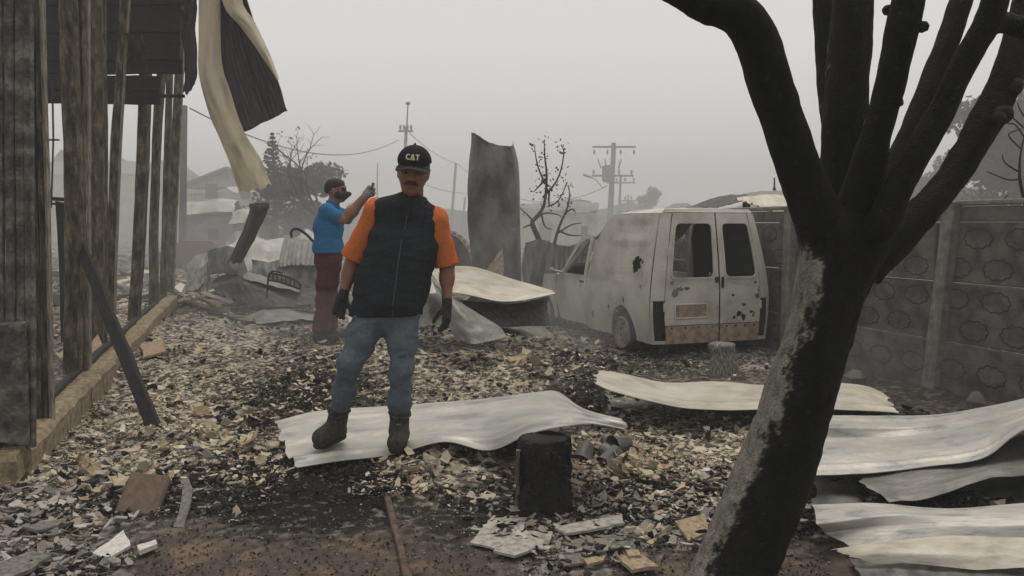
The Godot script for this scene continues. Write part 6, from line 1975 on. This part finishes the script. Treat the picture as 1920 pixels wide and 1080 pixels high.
	hand(s, Transform3D(Basis(Vector3(0, .25, 1).cross(-dR).normalized() * -1.0, -dR, Vector3(-.5, 0, .8)).orthonormalized() * Basis(Vector3.UP, .5), wrR), 1.0, .75, 1.12)
	folds(s, .003, Vector3(700, 700, 700))
	piece("glove", s, .0045, gm, t)
	s = Sdf.new()
	var dL := (wrL - elL).normalized()
	hand(s, Transform3D(Basis(Vector3.RIGHT, -dL, Vector3(0, 0, 1)).orthonormalized() * Basis(Vector3.UP, -1.9), wrL), 1.0, .5, 1.12)
	folds(s, .003, Vector3(700, 700, 700))
	piece("glove", s, .0045, gm, t)

func helper_man() -> void:
	var D := 9.1
	var o := on(612, 640)
	o.z = -D; o.y = gy(o.x, o.z) - .01
	var t := thing("person", "man in a blue polo shirt and maroon trousers holding a phone up in gloved hands", "person", o)
	var J := func(px: float, py: float, dd: float) -> Vector3: return P(px, py, D + dd) - o
	var skin := C(.23, .115, .07)
	var pel: Vector3 = J.call(616, 478, 0); var chest: Vector3 = J.call(616, 420, 0); var nek: Vector3 = J.call(624, 383, 0)
	var hip := [J.call(615, 490, .09), J.call(617, 490, -.09)]
	var knee := [J.call(618, 560, .12), J.call(610, 562, -.10)]
	var ank := [J.call(620, 622, .14), J.call(602, 626, -.12)]
	var sh := [J.call(622, 396, .17), J.call(614, 396, -.17)]
	var el := [J.call(652, 412, .16), J.call(642, 412, -.19)]
	var wr := [J.call(688, 368, .02), J.call(684, 366, -.09)]
	for q in 2: ank[q].y = .09
	var hd: Vector3 = J.call(630, 358, 0)
	var s := Sdf.new()
	s.chain([pel, chest, nek], [.12, .12, .055], .07)
	for q in 2:
		s.chain([chest + Vector3(0, .02, -.08 if q else .08) * -1.0 * Vector3(1, -1, -1), sh[q], el[q], wr[q]], [.08, .055, .044, .031], .03)
		s.cap((el[q] as Vector3).lerp(wr[q], .3), (el[q] as Vector3).lerp(wr[q], .36), .048, .047, .03)
		s.chain([hip[q], knee[q], ank[q], ank[q] + Vector3(.09, -.05, -.01)], [.085, .055, .036, .018], .02)
	var HT := Transform3D(Basis.from_euler(Vector3(0, PI / 2 - .1, 0)) * Basis.from_euler(Vector3(-.05, 0, 0)), hd)
	s.cap(nek, HT * Vector3(0, -.1, -.03), .06, .058, .03)
	var mb := MB.new()
	net(mb, s, .014, Transform3D.IDENTITY, func(_p: Vector3) -> Color: return skin)
	head(mb, HT, skin)
	obj("body", mb, mat(null, .55, {"vc": true}), t)
	eyes(t, HT)
	var hairm := mat(blotch(101, [C(.012, .011, .010), C(.03, .028, .026)], 20), .8, {"tri": 12.0, "n": M.bumpf, "ns": 1.0})
	s = Sdf.new()
	s.cap(Vector3(0, .045, -.032), Vector3(0, .052, .020), .087, .078, .03)
	s.cap(Vector3(0, .0, -.05), Vector3(0, -.03, -.05), .07, .058, .03)
	s.clip(Vector3(0, -1, .3), Vector3(0, .018, .03))
	mb = MB.new(); net(mb, s, .007, HT)
	obj("hair", mb, hairm, t)
	s = Sdf.new()
	s.cap(Vector3(0, -.055, .06), Vector3(0, -.04, .14), .064, .026, .02)
	s.cap(Vector3(-.05, -.04, .03), Vector3(.05, -.04, .03), .038, .038, .03)
	s.clip(Vector3(0, 1, .1), Vector3(0, .0, .1))
	mb = MB.new(); net(mb, s, .006, HT)
	obj("dust_mask", mb, mat(lin(.02, .02, .02), .8), t)
	mb = MB.new()
	plate(mb, rrect(-.062, -.018, .062, .022, .012), [], Vector2(.02, .02), func(q: Vector2) -> Vector3: return HT * Vector3(q.x, q.y + .008, .108 - q.x * q.x * 7.0), .006)
	obj("dark_glasses", mb, mat(lin(.012, .012, .013), .25), t)
	# shirt
	var bm := cloth([C(.018, .105, .235), C(.025, .145, .31), C(.035, .175, .36)], 102, 4.0)
	s = Sdf.new()
	for z in [-.075, .075]:
		s.chain([chest + Vector3(.0, .11, z), chest + Vector3(0, .0, z), pel + Vector3(0, .05, z), pel + Vector3(0, -.03, z)], [.085, .135, .135, .125], .06)
	for q in 2:
		s.chain([chest + Vector3(0, .11, -.08 if q == 0 else .08), sh[q], (sh[q] as Vector3).lerp(el[q], .62)], [.08, .08, .078], .05)
	s.cap(nek + Vector3(0, -.03, 0), nek + Vector3(-.005, .02, 0), .075, .066, .02)
	folds(s, .02, Vector3(300, 500, 300))
	s.clip(Vector3(0, -1, 0), pel + Vector3(0, .02, 0))
	s.clip(Vector3(.1, 1, 0), nek + Vector3(0, .035, 0))
	piece("polo_shirt", s, .011, bm, t, "bright blue polo shirt")
	# trousers
	s = Sdf.new()
	s.chain([pel + Vector3(0, .01, 0), pel + Vector3(0, -.06, 0)], [.15, .15], .06)
	for q in 2:
		s.chain([hip[q], (hip[q] as Vector3).lerp(knee[q], .5), knee[q], ank[q]], [.125, .11, .09, .085], .05)
	folds(s, .025, Vector3(280, 500, 280))
	s.clip(Vector3(0, -1, 0), Vector3(0, .12, 0)); s.clip(Vector3(0, 1, 0), pel + Vector3(0, .03, 0))
	piece("trousers", s, .012, cloth([C(.05, .016, .018), C(.08, .026, .028), C(.11, .042, .042)], 103, 3.0), t, "dusty maroon trousers")
	for q in 2:
		s = Sdf.new()
		var a: Vector3 = ank[q]
		s.cap(a + Vector3(-.01, -.03, 0), a + Vector3(-.01, .10, 0), .06, .07, .03)
		s.cap(a + Vector3(-.04, -.045, 0), a + Vector3(.15, -.05, -.02), .046, .044, .04)
		s.clip(Vector3(0, -1, 0), Vector3(0, .0, 0)); s.clip(Vector3(0, 1, 0), a + Vector3(0, .09, 0))
		var bz := piece("boot", s, .01, M.soot, t)
	var gm := cloth([C(.14, .125, .10), C(.22, .20, .165), C(.30, .28, .235)], 104, 6.0)
	var ph: Vector3 = J.call(700, 347, -.03)
	for q in 2:
		s = Sdf.new()
		var d: Vector3 = (ph - wr[q]).normalized().lerp(((wr[q] as Vector3) - el[q]).normalized(), .4).normalized()
		var toward := Vector3(0, 0, 1 if q == 0 else -1)
		hand(s, Transform3D(Basis(d.cross(toward).normalized() * -1.0, -d, toward).orthonormalized(), wr[q]), -1.0 if q == 0 else 1.0, .8, 1.15)
		piece("glove", s, .005, gm, t, "pale work glove")
	mb = MB.new()
	bbox(mb, Vector3.ZERO, Vector3(.010, .075, .15), Basis.IDENTITY, .004)
	var pn := one("phone", "dark phone held up by the man in blue", "phone", mb, mat(lin(.015, .015, .016), .3))
	pn.position = o + (wr[0] + wr[1]) * .5 + Vector3(.075, .10, 0.0)
	pn.rotation.z = -.15

# ---------- smoke still rising from the ash
func smoke() -> void:
	var k := 0
	var said := ["thin smoke drifting low beside the burnt van's front door", "thin smoke rising in front of the tall upright sheet", "thin smoke lying over the far heap", "thin smoke over the ash around the man in blue", "faint smoke drifting along the concrete wall", "bank of grey smoke over the street behind the yard", "thin veil of smoke drifting between the far heap and the van"]
	for s in [[1090, 590, 9.2, 1.6, .8, 1.6, .20], [930, 500, 9.3, .8, 1.2, .8, .12], [480, 470, 14.5, 3.6, 1.2, 2.2, .05], [560, 600, 8.6, 2.6, .6, 1.8, .08], [1650, 690, 6.9, 1.6, .7, 1.2, .06], [960, 400, 42.0, 116, 5.6, 48, .020], [840, 490, 12.6, 15, 2.0, 5, .028]]:
		var f := FogVolume.new()
		f.shape = RenderingServer.FOG_VOLUME_SHAPE_BOX if s[3] > 50 else RenderingServer.FOG_VOLUME_SHAPE_ELLIPSOID
		f.size = Vector3(s[3], s[4], s[5])
		var fm := FogMaterial.new()
		fm.density = s[6]
		fm.albedo = Color(.99, .99, .99)
		f.material = fm
		f.name = numbered("smoke")
		add_child(f)
		f.position = P(s[0], s[1], s[2])
		if s[3] > 50: f.position.y = 2.6
		tag(f, said[k], "smoke", "", "stuff")
		k += 1

func _ready() -> void:
	var cam := Camera3D.new()
	cam.name = "camera"
	add_child(cam)
	cam.position = EYE
	cam.rotation_degrees.x = -rad_to_deg(atan(120.0 / F))
	cam.fov = rad_to_deg(2.0 * atan(540.0 / F))
	cam.near = 0.05
	cam.far = 2000
	cb = cam.basis
	var we := WorldEnvironment.new()
	we.name = "world_environment"
	var env := Environment.new()
	env.tonemap_mode = Environment.TONE_MAPPER_LINEAR
	env.tonemap_exposure = 1.22
	env.background_mode = Environment.BG_SKY
	var sm := ProceduralSkyMaterial.new()
	sm.sky_top_color = lin(.53, .522, .505)
	sm.sky_horizon_color = lin(.63, .622, .602)
	sm.sky_curve = .6
	sm.ground_bottom_color = lin(.2, .195, .19)
	sm.ground_horizon_color = lin(.63, .622, .602)
	sm.ground_curve = .02
	sm.sun_angle_max = 0.1
	var sky := Sky.new()
	sky.sky_material = sm
	env.sky = sky
	env.fog_enabled = true
	env.fog_density = 0.006
	env.fog_light_color = Color(.93, .94, .95)
	env.volumetric_fog_enabled = true
	env.volumetric_fog_density = 0.0
	env.sdfgi_enabled = true
	env.ssao_enabled = true
	env.ssil_enabled = true
	we.environment = env
	add_child(we)
	var sun := DirectionalLight3D.new()
	sun.name = "sun"
	sun.light_energy = 0.5
	sun.light_color = Color(1, .97, .92)
	sun.light_angular_distance = 40
	sun.shadow_enabled = true
	sun.rotation_degrees = Vector3(-72, 150, 0)
	add_child(sun)
	nz.seed = 3; nz.frequency = .01; nz.fractal_octaves = 3
	nzf.seed = 17; nzf.frequency = .08; nzf.fractal_octaves = 3
	rng.seed = 99
	var t0 := Time.get_ticks_msec()
	materials()
	print("materials ", Time.get_ticks_msec() - t0)
	ground()
	print("ground ", Time.get_ticks_msec() - t0)
	left_building()
	print("left_building ", Time.get_ticks_msec() - t0)
	yard_wall()
	print("yard_wall ", Time.get_ticks_msec() - t0)
	background()
	print("background ", Time.get_ticks_msec() - t0)
	van()
	print("van ", Time.get_ticks_msec() - t0)
	sheets()
	print("sheets ", Time.get_ticks_msec() - t0)
	pile()
	print("pile ", Time.get_ticks_msec() - t0)
	tree()
	print("tree ", Time.get_ticks_msec() - t0)
	stumps()
	print("stumps ", Time.get_ticks_msec() - t0)
	loose_pieces()
	print("loose_pieces ", Time.get_ticks_msec() - t0)
	debris()
	print("debris ", Time.get_ticks_msec() - t0)
	people()
	print("people ", Time.get_ticks_msec() - t0)
	smoke()
	print("smoke ", Time.get_ticks_msec() - t0)
